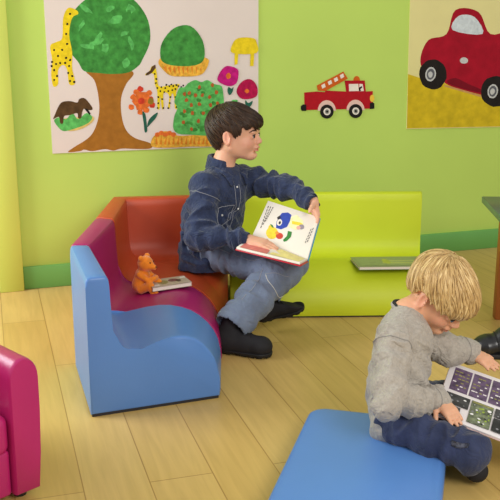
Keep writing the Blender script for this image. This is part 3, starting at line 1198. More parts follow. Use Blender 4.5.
def hand(g, wrist, fwd, back, side, L, curls, spread=.10, thumb_dir=None, thumb_curl=.35):
    """wrist point, direction of the fingers, direction the back of the hand faces, side=+1 if the thumb lies towards fwd x back"""
    wrist = np.array(wrist, float)
    f = np.array(fwd, float)
    f /= np.linalg.norm(f)
    b_ = np.array(back, float)
    b_ -= f * (b_ @ f)
    b_ /= np.linalg.norm(b_)
    s_ = np.cross(f, b_) * side                       # towards the thumb
    pw = L * .40                                       # palm width
    pl = L * .50                                       # palm length
    tk = L * .105
    for o in (-.36, -.12, .12, .36):
        g.cone(wrist + s_ * pw * o * .62, wrist + f * pl + s_ * pw * o, tk, tk * .82, .010)
    lens = (.40, .47, .44, .34)                        # index .. little
    for i, (o, ln, cu) in enumerate(zip((.39, .13, -.13, -.37), lens, curls)):
        base = wrist + f * pl * (.96 - .05 * (i == 3)) + s_ * pw * o
        ang = 0
        d0 = f + s_ * (o * spread * 2)
        d0 /= np.linalg.norm(d0)
        p = base
        r = L * .062 * (1 if i < 3 else .88)
        for sg, (fr, bend) in enumerate(((.46, .7), (.31, 1.0), (.23, .7))):
            ang += cu * bend
            dd = d0 * math.cos(ang) - b_ * math.sin(ang)
            q = p + dd * ln * L * fr
            g.cone(p, q, r, r * .9, .0035)
            r *= .9
            p = q
    tb = wrist + f * pl * .28 + s_ * pw * .42 - b_ * tk * .3
    td = thumb_dir if thumb_dir is not None else (f * .72 + s_ * .62 - b_ * .25)
    td = np.array(td, float)
    td /= np.linalg.norm(td)
    p1 = tb + td * L * .20
    t2 = td + f * thumb_curl
    t2 /= np.linalg.norm(t2)
    p2 = p1 + t2 * L * .16
    t3 = t2 + f * thumb_curl
    t3 /= np.linalg.norm(t3)
    p3 = p2 + t3 * L * .11
    g.cone(tb - td * L * .08, p1, L * .10, L * .075, .008)
    g.cone(p1, p2, L * .072, L * .066, .004)
    g.cone(p2, p3, L * .066, L * .05, .003)


def unit(v):
    v = np.array(v, float)
    return v / np.linalg.norm(v)


def boot(name, heel, toe, up, shaft_top, parent, m, sole_m, L=None, w_=.034, lug=True):
    """laced ankle boot: heel and toe on the ground line, shaft to the ankle"""
    heel, toe, shaft_top = np.array(heel, float), np.array(toe, float), np.array(shaft_top, float)
    f = unit(toe - heel)
    u = np.array(up, float)
    u = unit(u - f * (u @ f))
    sd = np.cross(u, f)
    L = np.linalg.norm(toe - heel)
    lo = np.minimum(np.minimum(heel, toe), shaft_top) - .06
    hi = np.maximum(np.maximum(heel, toe), shaft_top) + .06
    g = Grid(lo, hi, .0024)
    hc = heel + f * w_ * .95 + u * .034
    tc_ = toe - f * w_ * 1.0 + u * .028
    g.cone(hc, tc_, w_ * .92, w_ * 1.0, .02)
    g.cone(hc + u * .012, heel + f * L * .55 + u * .036, w_ * .9, w_ * .85, .02)
    g.cone(hc + u * .006 + f * .006, shaft_top, w_ * .98, w_ * 1.08, .025, fold=(.003, 60, 30, 2))
    # toe cap ridge
    g.ell(tc_ + u * .004, (w_ * 1.04, w_ * 1.04, .028), None, .01)
    g.cut(heel + u * .011, -u, .003)
    g.cut(shaft_top + unit(shaft_top - hc) * .002, unit(shaft_top - hc), .003)
    me, v = g.mesh('upper')
    relax(me, 1)
    up_o = link('boot', me, m, parent)
    # sole with heel step and lugs
    g2 = Grid(lo, hi, .0024)
    g2.cone(hc - u * .012, tc_ - u * .012, w_ * 1.02, w_ * 1.1, .01)
    g2.cut(heel + u * .016, u, .002)
    g2.cut(heel + u * .001, -u, .002)
    ms = heel + f * L * .40
    g2.ell(ms, np.array((.016, .08, .008)), np.stack([f, sd, u], 1), .004, 'sub')
    if lug:
        for k in range(7):
            if k in (2,):
                continue
            p = heel + f * L * (.08 + k * .14)
            g2.ell(p, np.array((.0045, .09, .006)), np.stack([f, sd, u], 1), .002, 'sub')
    me, v = g2.mesh('sole')
    link('sole', me, sole_m, up_o)
    # laces
    bm_ = bmesh.new()
    pts = []
    for k in range(9):
        t_ = k / 8
        p = (heel + f * L * (.66 - .24 * t_) + u * (.062 + .03 * t_)) + sd * (.016 if k % 2 else -.016)
        pts.append(p)
    sp = g.snap(np.array(pts), .0012)
    dense = []
    for a_, b2 in zip(sp, sp[1:]):
        for k in range(4):
            dense.append(a_ + (b2 - a_) * k / 4)
    add_tube(bm_, g.snap(np.array(dense), .0014), .0015, 5)
    bm_obj('laces', bm_, mat('black_lace', (26, 26, 28), .8), up_o)
    return up_o


def stitch(g, pts, m, parent, r=.0008, off=.0006, sub=8, name='stitching'):
    P = [np.array(p, float) for p in pts]
    dense = []
    for a_, b2 in zip(P, P[1:]):
        for k in range(sub):
            dense.append(a_ + (b2 - a_) * k / sub)
    dense.append(P[-1])
    sp = g.snap(np.array(dense), off)
    for _ in range(7):
        sp[1:-1] = (sp[:-2] + 2 * sp[1:-1] + sp[2:]) / 4
    sp = g.snap(sp, off, 2)
    bm_ = bmesh.new()
    add_tube(bm_, sp, r, 5)
    return bm_obj(name, bm_, m, parent)


denim_m = mat('navy_denim', (48, 58, 86), .85, .28, 34, .35, 420, .2, None, .2, 0, .75)
jean_m = mat('faded_grey_blue_denim', (112, 124, 146), .85, .16, 14, .35, 420, .15, None, .15, 0, .45)
dark_jean_m = mat('dark_blue_denim', (50, 58, 86), .85, .25, 22, .35, 420, .15, None, .15, 0, .5)
thread_m = mat('pale_thread', (150, 152, 160), .8, .05)
knit_m = mat('heather_grey_jersey', (168, 161, 151), .9, .10, 180, .25, 500, .15, None, .2, 0, .7)
boot_m = mat('black_nubuck', (34, 33, 36), .75, .15, 30, .2, 200, .3)
sole_m = mat('black_rubber', (26, 26, 28), .6, .1, 40)

# ------------------------------------------------------------------ older boy on the sofa
boy = thing('person', 'dark-haired boy in navy denim shirt and jeans reading on the sofa', 'person', (-.13, 2.9, 0))
pel = np.array([-.145, 2.945, .252])
neckb = np.array([-.100, 2.925, .530])
lef = unit((.67, .74, 0))
fwd = unit((.74, -.67, 0))
hipR, hipL = pel - lef * .048, pel + lef * .048
knR, anR = at(281, 269, 2.735), np.array([-.036, 2.575, .105])
knL, anL = at(293, 264, 2.86), at(264, 301, 2.73)
shR, shL = np.array([-.154, 2.848, .478]), np.array([-.026, 2.985, .487])
elR, wrR = np.array([-.168, 2.765, .330]), at(249, 240, 2.715)
elL, wrL = at(287, 187, 2.90), at(313, 201, 2.80)
HB = Head(at(235.0, 132.2, 2.915), .190, -16, -1, 0)

# the open book first: the hands rest on it
S1, S2 = at(252, 236, 2.755), at(307.5, 259, 2.635)
TL, TR = at(268, 200.5, 2.865), at(320, 221, 2.775)
P1, P2 = at(236.5, 247, 2.665), at(300, 262.5, 2.52)
nR = unit(np.cross(S2 - S1, TL - S1))                 # out of the standing page
if nR[1] > 0:
    nR = -nR
nL = unit(np.cross(P2 - P1, S1 - P1))
if nL[2] < 0:
    nL = -nL

g = Grid((-.30, 2.48, .06), (.29, 3.09, .80), .003)
g.cone(pel, pel + np.array([.01, -.005, .10]), .050, .058, .03, flat=(lef, 1.2))
g.cone(pel + np.array([.01, -.005, .10]), neckb - np.array([0, 0, .075]), .068, .07, .03, flat=(lef, 1.2))
g.cone(shR, shL, .034, .034, .04)
g.cone(neckb - np.array([0, 0, .07]), neckb, .06, .036, .04)
for hp, kn, an in ((hipR, knR, anR), (hipL, knL, anL)):
    g.cone(hp, kn, .034, .034, .02)
    g.cone(kn, an, .034, .022, .02)
    g.cone(an, an + np.array([.0, 0, -.02]), .021, .02, .01)
for sh, el, wr in ((shR, elR, wrR), (shL, elL, wrL)):
    g.cone(sh, el, .030, .023, .02)
    g.cone(el, wr, .024, .0165, .015)
build_head(g, HB, neckb, .19)
dirR = at(276, 247, 2.665) - wrR
hand(g, wrR, dirR, nL * .8 + nR * .5 + np.array([0, 0, .4]), 1, .112, (.10, .10, .12, .2), .10)
# left hand grips the outer edge of the standing page: fingers behind it, thumb in front
dirL = at(318.5, 226, 2.765) - wrL
eR = unit(TR - TL)
hand(g, wrL, dirL, eR * .8 - nR * .45, 1, .104, (.28, .30, .35, .42), .06, thumb_dir=unit(dirL) * .75 + nR * .55 - eR * .35, thumb_curl=.25)
me, v = g.mesh('body')
relax(me, 1)
set_attr(me, 'tint', face_tint(HB, v))
link('body', me, skin_m, boy)
add_eyes(HB, boy, ('brown', (52, 34, 24)))
hm = hair_mat('dark_brown_hair', (34, 22, 15), (54, 36, 23), (78, 54, 36))
ho, hg = build_hair('hair', HB, hm, boy, .03, .10, -.07, -.30, .036, 13, ((.27, 0, .19), (.225, .27, .125)), 1, (-.24, .05, .42), .012, .16)
strands('hair_locks', HB, hg, hm, ho, 420, 3, .0019, .42, .5)
# eyebrows
for s_ in (1, -1):
    bm = bmesh.new()
    add_tube(bm, [HB.P(.418, s_ * .06, .028), HB.P(.418, s_ * .12, .048), HB.P(.385, s_ * .19, .044), HB.P(.335, s_ * .235, .018)], [.008 * .198, .016 * .198, .014 * .198, .006 * .198], 6)
    me_o = bm_obj('eyebrow', bm, mat('eyebrow_brown', (66, 44, 30), .8), boy)

# denim shirt
g = Grid((-.32, 2.66, .18), (.26, 3.10, .58), .003)
hem = pel + np.array([-.006, 0, -.046])
g.cone(hem, pel + np.array([.012, -.006, .11]), .094, .088, .03, fold=(.020, 22, 19, 4), flat=(lef, 1.2))
g.cone(pel + np.array([.012, -.006, .11]), neckb - np.array([0, 0, .082]), .088, .083, .03, fold=(.018, 20, 18, 9), flat=(lef, 1.2))
g.cone(shR + fwd * .004, shL + fwd * .004, .046, .046, .05, fold=(.004, 20, 18, 3))
g.cone(neckb - np.array([0, 0, .075]), neckb - np.array([0, 0, .02]), .066, .045, .04)
g.cone(shR, elR, .047, .043, .015, fold=(.030, 30, 14, 5))
g.cone(elR, wrR - unit(wrR - elR) * .016, .042, .029, .02, fold=(.028, 36, 14, 8))
g.cone(shL, elL, .049, .038, .02, fold=(.030, 32, 14, 6))
g.cone(elL, wrL - unit(wrL - elL) * .012, .038, .027, .02, fold=(.028, 38, 14, 7))
# cuffs and openings
for el, wr in ((elR, wrR), (elL, wrL)):
    d_ = unit(wr - el)
    g.cone(wr - d_ * .036, wr - d_ * .012, .0265, .0265, .004)
    g.cut(wr - d_ * .006, d_ * 1.0, .002) if False else None
    g.cone(wr - d_ * .004, wr + d_ * .05, .0215, .0215, .002, 'sub')
g.cone(neckb - np.array([0, 0, .012]) + fwd * .006, neckb + np.array([.0, 0, .05]), .034, .046, .004, 'sub')
me, v = g.mesh('shirt')
relax(me, 1)
gs = g
sh_o = link('shirt', me, denim_m, boy)
# collar: standing band, open at the throat, with two points
g = Grid(neckb - .10, neckb + .09, .0024)
for k in range(22):
    a0_, a1_ = [math.radians(28 + (360 - 56) * q / 22) for q in (k, k + 1)]
    pt = []
    for a_ in (a0_, a1_):
        rr_ = .041 + .005 * math.cos(a_) ** 2
        dirv = fwd * math.cos(a_) + lef * math.sin(a_)
        pt.append(neckb + np.array([0, 0, .020]) + dirv * rr_ + np.array([0, 0, .009 * (-math.cos(a_))]))
    up_ = np.array([0, 0, .013])
    for dz_ in (-.012, -.004, .004, .011):
        off_ = np.array([0, 0, dz_])
        cen_ = neckb + np.array([0, 0, 0])
        out_ = [unit((p - cen_) * np.array([1, 1, 0])) * (-.35 * dz_) for p in pt]
        g.cone(pt[0] + off_ * 1.5 + out_[0], pt[1] + off_ * 1.5 + out_[1], .006, .006, .006)
for s_ in (1, -1):
    a_ = math.radians(30)
    dirv = fwd * math.cos(a_) + lef * math.sin(a_) * s_
    b0 = neckb + dirv * .052 + np.array([0, 0, -.004])
    b1 = neckb + unit(fwd * math.cos(math.radians(75)) + lef * math.sin(math.radians(75)) * s_) * .058 + np.array([0, 0, .012])
    tip = neckb + fwd * .058 + lef * .034 * s_ + np.array([0, 0, -.048])
    tip = gs.snap(tip, .009)[0]
    mid_ = [gs.snap((b_ + tip) / 2, .010)[0] for b_ in (b0, b1, (b0 + b1) / 2)]
    for b_, m2_ in zip((b0, b1, (b0 + b1) / 2), mid_):
        g.cone(b_, m2_, .007, .006, .006)
        g.cone(m2_, tip, .006, .005, .006)
me, v = g.mesh('collar')
relax(me, 1)
link('collar', me, denim_m, sh_o)
# seams, pocket, buttons
cR = shR * .55 + elR * .45
ax_ = unit(elR - shR)
rv = unit(np.cross(ax_, fwd))
ring = [shR + ax_ * .028 + (fwd * math.cos(a_) + np.cross(ax_, fwd) * math.sin(a_)) * .055 for a_ in np.linspace(-.6, 3.6, 12)]
stitch(gs, ring, thread_m, sh_o, .0011)
mid = (shR + shL) / 2
cb = mid + fwd * .085
stitch(gs, [neckb + fwd * .06 - np.array([0, 0, .05]), mid + fwd * .09 - np.array([0, 0, .10]), pel + fwd * .105 + np.array([0, 0, .14]), pel + fwd * .11 + np.array([0, 0, .04])], thread_m, sh_o, .001)
stitch(gs, [neckb + fwd * .06 - np.array([0, 0, .05]) - lef * .02, mid + fwd * .09 - np.array([0, 0, .10]) - lef * .02, pel + fwd * .105 - lef * .02 + np.array([0, 0, .14]), pel + fwd * .11 - lef * .02 + np.array([0, 0, .04])], thread_m, sh_o, .001)
pc = mid + fwd * .09 - lef * .058 - np.array([0, 0, .075])
stitch(gs, [pc + lef * .026, pc - lef * .03, pc - lef * .03 - np.array([0, 0, .05]), pc - lef * .002 - np.array([0, 0, .062]), pc + lef * .026 - np.array([0, 0, .05]), pc + lef * .026], thread_m, sh_o, .001)
stitch(gs, [neckb - lef * .05 - np.array([0, 0, .01]), shR + np.array([0, 0, .05])], thread_m, sh_o, .001)
stitch(gs, [shR - fwd * .05 + np.array([0, 0, -.03]), mid - fwd * .09 + np.array([0, 0, -.035]), shL - fwd * .05 + np.array([0, 0, -.03])], thread_m, sh_o, .001)
stitch(gs, [elR + unit(shR - elR) * .12 - fwd * .05, elR - fwd * .045, wrR - fwd * .02 + np.array([0, 0, -.03])], thread_m, sh_o, .0009)
btn = mat('pearl_snap', (226, 226, 222), .25, .02)
for k, p in enumerate([neckb + fwd * .066 - np.array([0, 0, .055]) - lef * .010, mid + fwd * .095 - np.array([0, 0, .09]) - lef * .010, mid + fwd * .10 - np.array([0, 0, .15]) - lef * .010, pc - lef * .002 - np.array([0, 0, .022])]):
    q = gs.snap(p, .001)[0]
    ball('button', q, (.0038, .0038, .0038), btn, sh_o, None, 10)

# jeans
g = Grid((-.28, 2.50, .05), (.25, 3.08, .34), .003)
g.cone(pel - np.array([0, 0, .01]), pel + np.array([0, 0, .03]), .062, .062, .03, flat=(lef, 1.2))
g.cone(hipR, knR, .054, .063, .03, fold=(.022, 26, 14, 3))
g.cone(knR, anR + unit(anR - knR) * .024, .062, .053, .025, fold=(.020, 28, 14, 6))
g.cone(hipL, knL, .050, .048, .03, fold=(.008, 22, 12, 5))
g.cone(knL, anL + unit(anL - knL) * -.01, .046, .040, .025, fold=(.008, 26, 12, 9))
for kn, an in ((knR, anR), (knL, anL)):
    d_ = unit(an - kn)
    e_ = an + d_ * (.020 if kn is knR else -.01)
    g.cone(e_ + d_ * .034, e_ + d_ * .10, .052, .07, .002, 'sub')
    g.cone(e_ + d_ * .0, e_ + d_ * .10, .043, .044, .002, 'sub')
me, v = g.mesh('jeans')
relax(me, 1)
je_o = link('jeans', me, jean_m, boy)
camd = lambda p: unit(np.array([0, 0, CAM_H]) - p)
mk = (knR + anR) / 2
sdv = camd(mk)
stitch(g, [knR + sdv * .05 + np.array([-.045, 0, -.01]), (knR * .6 + anR * .4) + sdv * .05 + np.array([-.03, 0, 0]), (knR * .2 + anR * .8) + sdv * .05 + np.array([-.025, 0, 0]), anR + sdv * .045 + np.array([-.02, 0, 0])], thread_m, je_o, .001)
arc = [at(u, v, 2.66) for u, v in ((267, 277), (268, 284), (272, 290), (278, 295), (284, 297.5))]
stitch(g, arc, mat('cream_thread', (206, 204, 196), .8, .03), je_o, .0012)
stitch(g, [at(266, 276, 2.66), at(276, 274.5, 2.66), at(288, 276.5, 2.66)], thread_m, je_o, .001)
for kn, an in ((knR, anR),):
    d_ = unit(an - kn)
    a1 = unit(np.cross(d_, [0, 0, 1]))
    a2 = np.cross(d_, a1)
    for dd in (.028,):
        ring = [an + d_ * dd + (a1 * math.cos(q) + a2 * math.sin(q)) * .045 for q in np.linspace(0, 6.28, 20)]
        stitch(g, ring, thread_m, je_o, .0011, sub=3)
stitch(g, [hipR + sdv * .06 + np.array([.02, -.02, .03]), (hipR + knR) / 2 + sdv * .06, knR + sdv * .05], thread_m, je_o, .0009)

# boots
boot('boot', (-.108, 2.565, .001), (.066, 2.505, .001), (0, 0, 1), anR + np.array([-.012, .0, .0]), boy, boot_m, sole_m)
fl = unit((.95, -.10, .30))
hl = anL + np.array([-.020, .012, -.075])
boot('boot', hl, hl + fl * .165, (-.30, -.25, .92), anL + np.array([0.004, .004, .004]), boy, boot_m, sole_m, None, .031)


# ------------------------------------------------------------------ picture book held by the older boy
def pix_on(u, v, p0, n):
    r = (u - 250) / CAM_F
    d = (v - 250) / CAM_F
    D = np.array([r, cP - d * sP, -(sP + d * cP)])
    O = np.array([0, 0, CAM_H])
    return O + D * (np.dot(p0 - O, n) / np.dot(D, n))


class Page:
    """flat printed shapes on a page plane"""

    def __init__(s, p0, n, out=.0004):
        s.bm, s.p0, s.n, s.out, s.mats, s.layer = bmesh.new(), p0, n, out, [], 0

    def poly3(s, pts, m):
        s.layer += 1
        if m not in s.mats:
            s.mats.append(m)
        vs = [s.bm.verts.new(V(p + s.n * (s.out + s.layer * .00003))) for p in pts]
        f = s.bm.faces.new(vs)
        f.material_index = s.mats.index(m)
        f.normal_update()
        if f.normal.dot(V(s.n)) < 0:
            f.normal_flip()

    def poly(s, pts, m):
        s.poly3([pix_on(u, v, s.p0, s.n) for u, v in pts], m)

    def blob(s, u, v, ru, rv, m, rot=0, n=14):
        s.poly([(u + ru * math.cos(a) * math.cos(rot) - rv * math.sin(a) * math.sin(rot), v + ru * math.cos(a) * math.sin(rot) + rv * math.sin(a) * math.cos(rot)) for a in np.linspace(0, 2 * math.pi, n, endpoint=False)], m)

    def finish(s, name, parent):
        me = bpy.data.meshes.new(name)
        s.bm.to_mesh(me)
        s.bm.free()
        return link(name, me, s.mats, parent, smooth=False)


def slab_to(bm_, quad, n, th, bev=0):
    q = [np.array(p, float) for p in quad]
    nn_ = np.cross(q[1] - q[0], q[2] - q[0])
    if nn_ @ n < 0:
        q = q[::-1]
    add_slab(bm_, q, th, bev)


page_m = mat('cream_page', (236, 228, 214), .6, .02, 10)
TRp = TR - nR * ((TR - S1) @ nR)
P2p = P2 - nL * ((P2 - P1) @ nL)
bk = thing('picture_book', 'open picture book with blue and yellow drawing held by the dark-haired boy', 'book', tuple((S1 + S2) / 2))
e1, e2 = unit(S2 - S1), unit(TL - S1)
bm = bmesh.new()
slab_to(bm, [S1, S2, TRp, TL], nR, .008, .0012)
bm_obj('page', bm, page_m, bk, sharp=30)
bm = bmesh.new()
o = -nR * .0084
slab_to(bm, [S1 + o - e1 * .003, S2 + o + e1 * .003, TRp + o + e1 * .003 + e2 * .003, TL + o - e1 * .003 + e2 * .003], nR, .0028, .0008)
o_ = bm_obj('cover', bm, mat('cyan_board', (54, 150, 190), .35, .05), bk, sharp=30)
o_['label'] = 'cyan cover board'
e3 = unit(P1 - S1)
bm = bmesh.new()
slab_to(bm, [S1 + nL * .0, S2, P2p, P1], nL, .007, .0012)
bm_obj('page', bm, page_m, bk, sharp=30)
bm = bmesh.new()
o = -nL * .0074
slab_to(bm, [S1 + o - e1 * .003, S2 + o + e1 * .003, P2p + o + e1 * .003 + e3 * .003, P1 + o - e1 * .003 + e3 * .003], nL, .004, .0008)
o_ = bm_obj('cover', bm, mat('red_board', (196, 34, 48), .35, .05), bk, sharp=30)
o_['label'] = 'red cover board'
pg = Page(S1, nR)
ink = mat('print_black', (50, 48, 50), .6)
pb, py_, pgr, pr_, pp = [mat('print_' + n_, c_, .55, .12, 90) for n_, c_ in (('blue', (52, 74, 170)), ('yellow', (240, 212, 60)), ('green', (60, 130, 60)), ('red', (206, 72, 56)), ('pale', (250, 240, 180)))]
pg.poly([(279, 217), (282, 213), (288, 212.5), (291.5, 215), (290, 221), (287, 227), (281, 229.5), (276, 228), (276.5, 222)], pb)
pg.blob(279.5, 222.5, 2.6, 3.4, page_m, .3)
pg.blob(279.8, 222.8, 1.1, 1.7, ink, .3)
pg.poly([(277, 217.5), (280, 215.5), (281, 218), (278, 220)], ink)
pg.poly([(291, 217), (297, 215), (303, 221), (303, 228), (296, 230), (289, 227)], pp)
pg.poly([(292, 221), (300, 222.5), (303, 224), (301, 226), (292, 224)], py_)
pg.blob(301.5, 227, 2.8, 2.6, mat('print_grey', (150, 140, 150), .55))
pg.blob(298.5, 227.8, 2.2, 1.8, mat('print_pink', (226, 170, 160), .55))
pg.blob(272, 233, 6, 6.2, py_)
pg.blob(271, 227.5, 2.6, 2.6, py_)
pg.blob(279.5, 236, 3.6, 3.2, pr_)
pg.blob(277, 233, 1.8, 1.6, mat('print_orange', (232, 150, 60), .55))
pg.poly([(283, 240), (287, 236), (288, 231), (292, 232), (291, 237), (287, 241), (284, 242)], pgr)
pg.poly([(270, 224), (272.5, 225), (274, 228), (272, 227.5)], pgr)
for k in range(3):
    a_, b2 = np.array([268.5 + k * 2.3, 206 + k * .6]), np.array([260.3 + k * 2.3, 229 + k * .6 - k * 4])
    for q in range(7):
        p, r_ = a_ + (b2 - a_) * q / 7, a_ + (b2 - a_) * (q + .72) / 7
        pg.poly([(p[0] - .3, p[1]), (p[0] + .3, p[1] + .1), (r_[0] + .3, r_[1] + .1), (r_[0] - .3, r_[1])], ink)
for k in range(2):
    a_, b2 = np.array([313.5 - k * 2.2, 228 + k]), np.array([307 - k * 2.2, 243 + k])
    for q in range(5):
        p, r_ = a_ + (b2 - a_) * q / 5, a_ + (b2 - a_) * (q + .72) / 5
        pg.poly([(p[0] - .3, p[1]), (p[0] + .3, p[1] + .1), (r_[0] + .3, r_[1] + .1), (r_[0] - .3, r_[1])], ink)
pg.finish('printed_picture', bk)
pg = Page(P1, nL)
qd = lambda a_, b2: S1 + (S2 - S1) * a_ + ((P1 + (P2p - P1) * a_) - (S1 + (S2 - S1) * a_)) * b2
pg.poly3([qd(.55, .1), qd(.97, .1), qd(.97, .9), qd(.5, .9)], mat('print_pale_yellow', (238, 222, 140), .55, .1, 60))
pg.poly3([qd(.04, .55), qd(.45, .5), qd(.48, .95), qd(.04, .95)], mat('print_soft_red', (214, 120, 110), .55, .15, 60))
pg.finish('printed_picture', bk)

# ------------------------------------------------------------------ blond boy on the floor cushion
kid = thing('person', 'blond boy in grey long-sleeved top sitting on the floor cushion reading', 'person', (.34, 1.87, 0))
pel2 = np.array([.350, 1.850, .112])
nb2 = at(406, 313, 1.935)
hd2 = Head(at(441, 293, 1.945), .174, -40, 40, 0)
f2 = unit((.95, -.30, 0))
l2 = unit((.30, .95, 0))
sR2, sL2 = at(394, 338, 1.840), at(424, 338, 2.000)
eR2 = at(387, 402, 1.725)
eL2 = at(449, 350, 1.985)
hR2, hL2 = pel2 - l2 * .050 - np.array([0, 0, .006]), pel2 + l2 * .042
kR2, kL2 = at(470, 453, 1.700), at(452, 398, 1.985)
aR2, aL2 = np.array([.47, 1.86, .045]), np.array([.50, 1.78, .050])
# magazine plane
M_BL, M_BR, M_TL = at(434, 413, 1.80), at(500, 438.5, 1.725), at(451.5, 362, 1.985)
mu, mv = unit(M_BR - M_BL), M_TL - M_BL
mH = np.linalg.norm(mv)
mN = unit(np.cross(mu, mv))
wR2, tR2 = pix_on(438, 405, M_BL, mN) + mN * .017, pix_on(457, 425, M_BL, mN) + mN * .013
wL2, tL2 = pix_on(469, 356, M_BL, mN) + mN * .014, pix_on(487, 366, M_BL, mN) + mN * .012

g = Grid((.22, 1.62, .03), (.66, 2.12, .49), .0028)
g.cone(pel2, pel2 + np.array([.0, 0, .06]), .040, .034, .03, flat=(l2, 1.2))
g.cone(pel2 + np.array([0, 0, .06]), nb2 - unit(nb2 - pel2) * .06, .034, .034, .03, flat=(l2, 1.2))
g.cone(sR2, sL2, .026, .026, .03)
g.cone(nb2 - unit(nb2 - pel2) * .06, nb2, .040, .030, .03)
for hp, kn, an in ((hR2, kR2, aR2), (hL2, kL2, aL2)):
    g.cone(hp, kn, .032, .026, .02)
    g.cone(kn, an, .025, .018, .02)
for sh, el, wr in ((sR2, eR2, wR2), (sL2, eL2, wL2)):
    g.cone(sh, el, .025, .020, .02)
    g.cone(el, wr, .021, .015, .012)
build_head(g, hd2, nb2, .155)
hand(g, wR2, tR2 - wR2, mN, 1, .088, (.12, .10, .12, .18), .16)
hand(g, wL2, tL2 - wL2, mN, -1, .086, (.14, .12, .14, .2), .14)
me, v = g.mesh('body')
relax(me, 1)
set_attr(me, 'tint', face_tint(hd2, v))
link('body', me, skin2_m, kid)
add_eyes(hd2, kid, ('blue', (70, 90, 110)))
bh = hair_mat('blond_hair', (136, 104, 62), (194, 160, 104), (232, 206, 152), .4)
ho, hg = build_hair('hair', hd2, bh, kid, .025, -.02, .0, -.17, .050, 15, ((.25, 0, .13), (.255, .29, .19)), 4, (-.30, 0, .38), .03, .14)
strands('hair_locks', hd2, hg, bh, ho, 520, 5, .0018, .45, .35)
for s_ in (1, -1):
    bm = bmesh.new()
    add_tube(bm, [hd2.P(.418, s_ * .06, .020), hd2.P(.418, s_ * .12, .038), hd2.P(.385, s_ * .19, .034), hd2.P(.335, s_ * .235, .01)], [.006 * .18, .012 * .18, .011 * .18, .005 * .18], 6)
    bm_obj('eyebrow', bm, mat('eyebrow_blond', (168, 128, 84), .8), kid)

g = Grid((.20, 1.66, .05), (.62, 2.12, .36), .0026)
tdir = unit(nb2 - pel2)
g.cone(pel2 - np.array([.006, 0, .012]), pel2 + tdir * .08 - f2 * .004, .068, .064, .03, fold=(.026, 24, 22, 2), flat=(l2, 1.15))
g.cone(pel2 + tdir * .08 - f2 * .010, nb2 - tdir * .058, .064, .055, .03, fold=(.022, 22, 22, 5), flat=(l2, 1.18))
g.cone(sR2, sL2, .036, .036, .04, fold=(.004, 24, 20, 1))
g.cone(nb2 - tdir * .06, nb2 - tdir * .002, .056, .036, .03)
g.cone(sR2, eR2, .037, .036, .004, fold=(.024, 36, 18, 4))
g.cone(eR2, wR2, .035, .026, .008, fold=(.024, 42, 18, 7))
g.cone(sL2, eL2, .039, .033, .018, fold=(.022, 38, 18, 6))
g.cone(eL2, wL2, .033, .025, .018, fold=(.022, 44, 18, 9))
for el, wr in ((eR2, wR2), (eL2, wL2)):
    d_ = unit(wr - el)
    g.cone(wr - d_ * .022, wr - d_ * .010, .0255, .0255, .004)
    g.cone(wr + d_ * .026, wr + d_ * .06, .030, .034, .002, 'sub')
    g.cone(wr - d_ * .006, wr + d_ * .06, .0205, .0205, .002, 'sub')
g.cone(nb2 + tdir * .010 + f2 * .006, nb2 + tdir * .06, .031, .046, .003, 'sub')
me, v = g.mesh('shirt')
relax(me, 1)
gk = g
ks = link('shirt', me, knit_m, kid)
# neckband with its dark inner tape at the back
g = Grid(nb2 - .07, nb2 + .07, .0022)
ta = unit(np.cross(l2, tdir)) * -1
for k in range(28):
    q0, q1 = 2 * math.pi * k / 28, 2 * math.pi * (k + 1) / 28
    pa, pb_ = [nb2 + tdir * .010 + f2 * .004 + (f2 * math.cos(q) * 1.0 + l2 * math.sin(q)) * .0365 - np.array([0, 0, .010]) * math.cos(q) for q in (q0, q1)]
    g.cone(pa, pb_, .0042, .0042, .003)
me, v = g.mesh('neckband')
link('neckband', me, knit_m, ks)
tape_m = mat('black_neck_tape', (34, 34, 38), .8)
bm = bmesh.new()
pts = [nb2 + tdir * .0135 + f2 * .004 + (f2 * math.cos(q) + l2 * math.sin(q)) * .0335 - np.array([0, 0, .010]) * math.cos(q) for q in np.linspace(1.9, 4.4, 16)]
add_tube(bm, pts, .0050, 6)
o_ = bm_obj('neck_tape', bm, tape_m, ks)
o_['label'] = 'dark inner neck tape'
kth = mat('grey_thread', (140, 136, 132), .85)
ax2 = unit(eR2 - sR2)
stitch(gk, [sR2 + ax2 * .02 + (f2 * math.cos(q) + np.cross(ax2, f2) * math.sin(q)) * .045 for q in np.linspace(-.6, 3.6, 12)], kth, ks, .001)
for el, wr in ((eR2, wR2), (eL2, wL2)):
    d_ = unit(wr - el)
    a1 = unit(np.cross(d_, [0, 0, 1]))
    a2 = np.cross(d_, a1)
    stitch(gk, [wr - d_ * .020 + (a1 * math.cos(q) + a2 * math.sin(q)) * .032 for q in np.linspace(0, 6.28, 16)], kth, ks, .0009, sub=3)

g = Grid((.24, 1.60, .0), (.64, 2.10, .22), .0026)
g.cone(pel2 - np.array([0, 0, .004]), pel2 + np.array([0, 0, .01]), .050, .050, .03, flat=(l2, 1.2))
g.cone(hR2, kR2, .045, .041, .03, fold=(.018, 30, 20, 3))
g.cone(kR2, aR2, .040, .032, .025, fold=(.018, 30, 20, 6))
g.cone(hL2, kL2, .055, .041, .03, fold=(.009, 30, 20, 5))
g.cone(kL2, aL2, .039, .032, .025, fold=(.008, 30, 20, 9))
me, v = g.mesh('jeans')
relax(me, 1)
kj = link('jeans', me, dark_jean_m, kid)
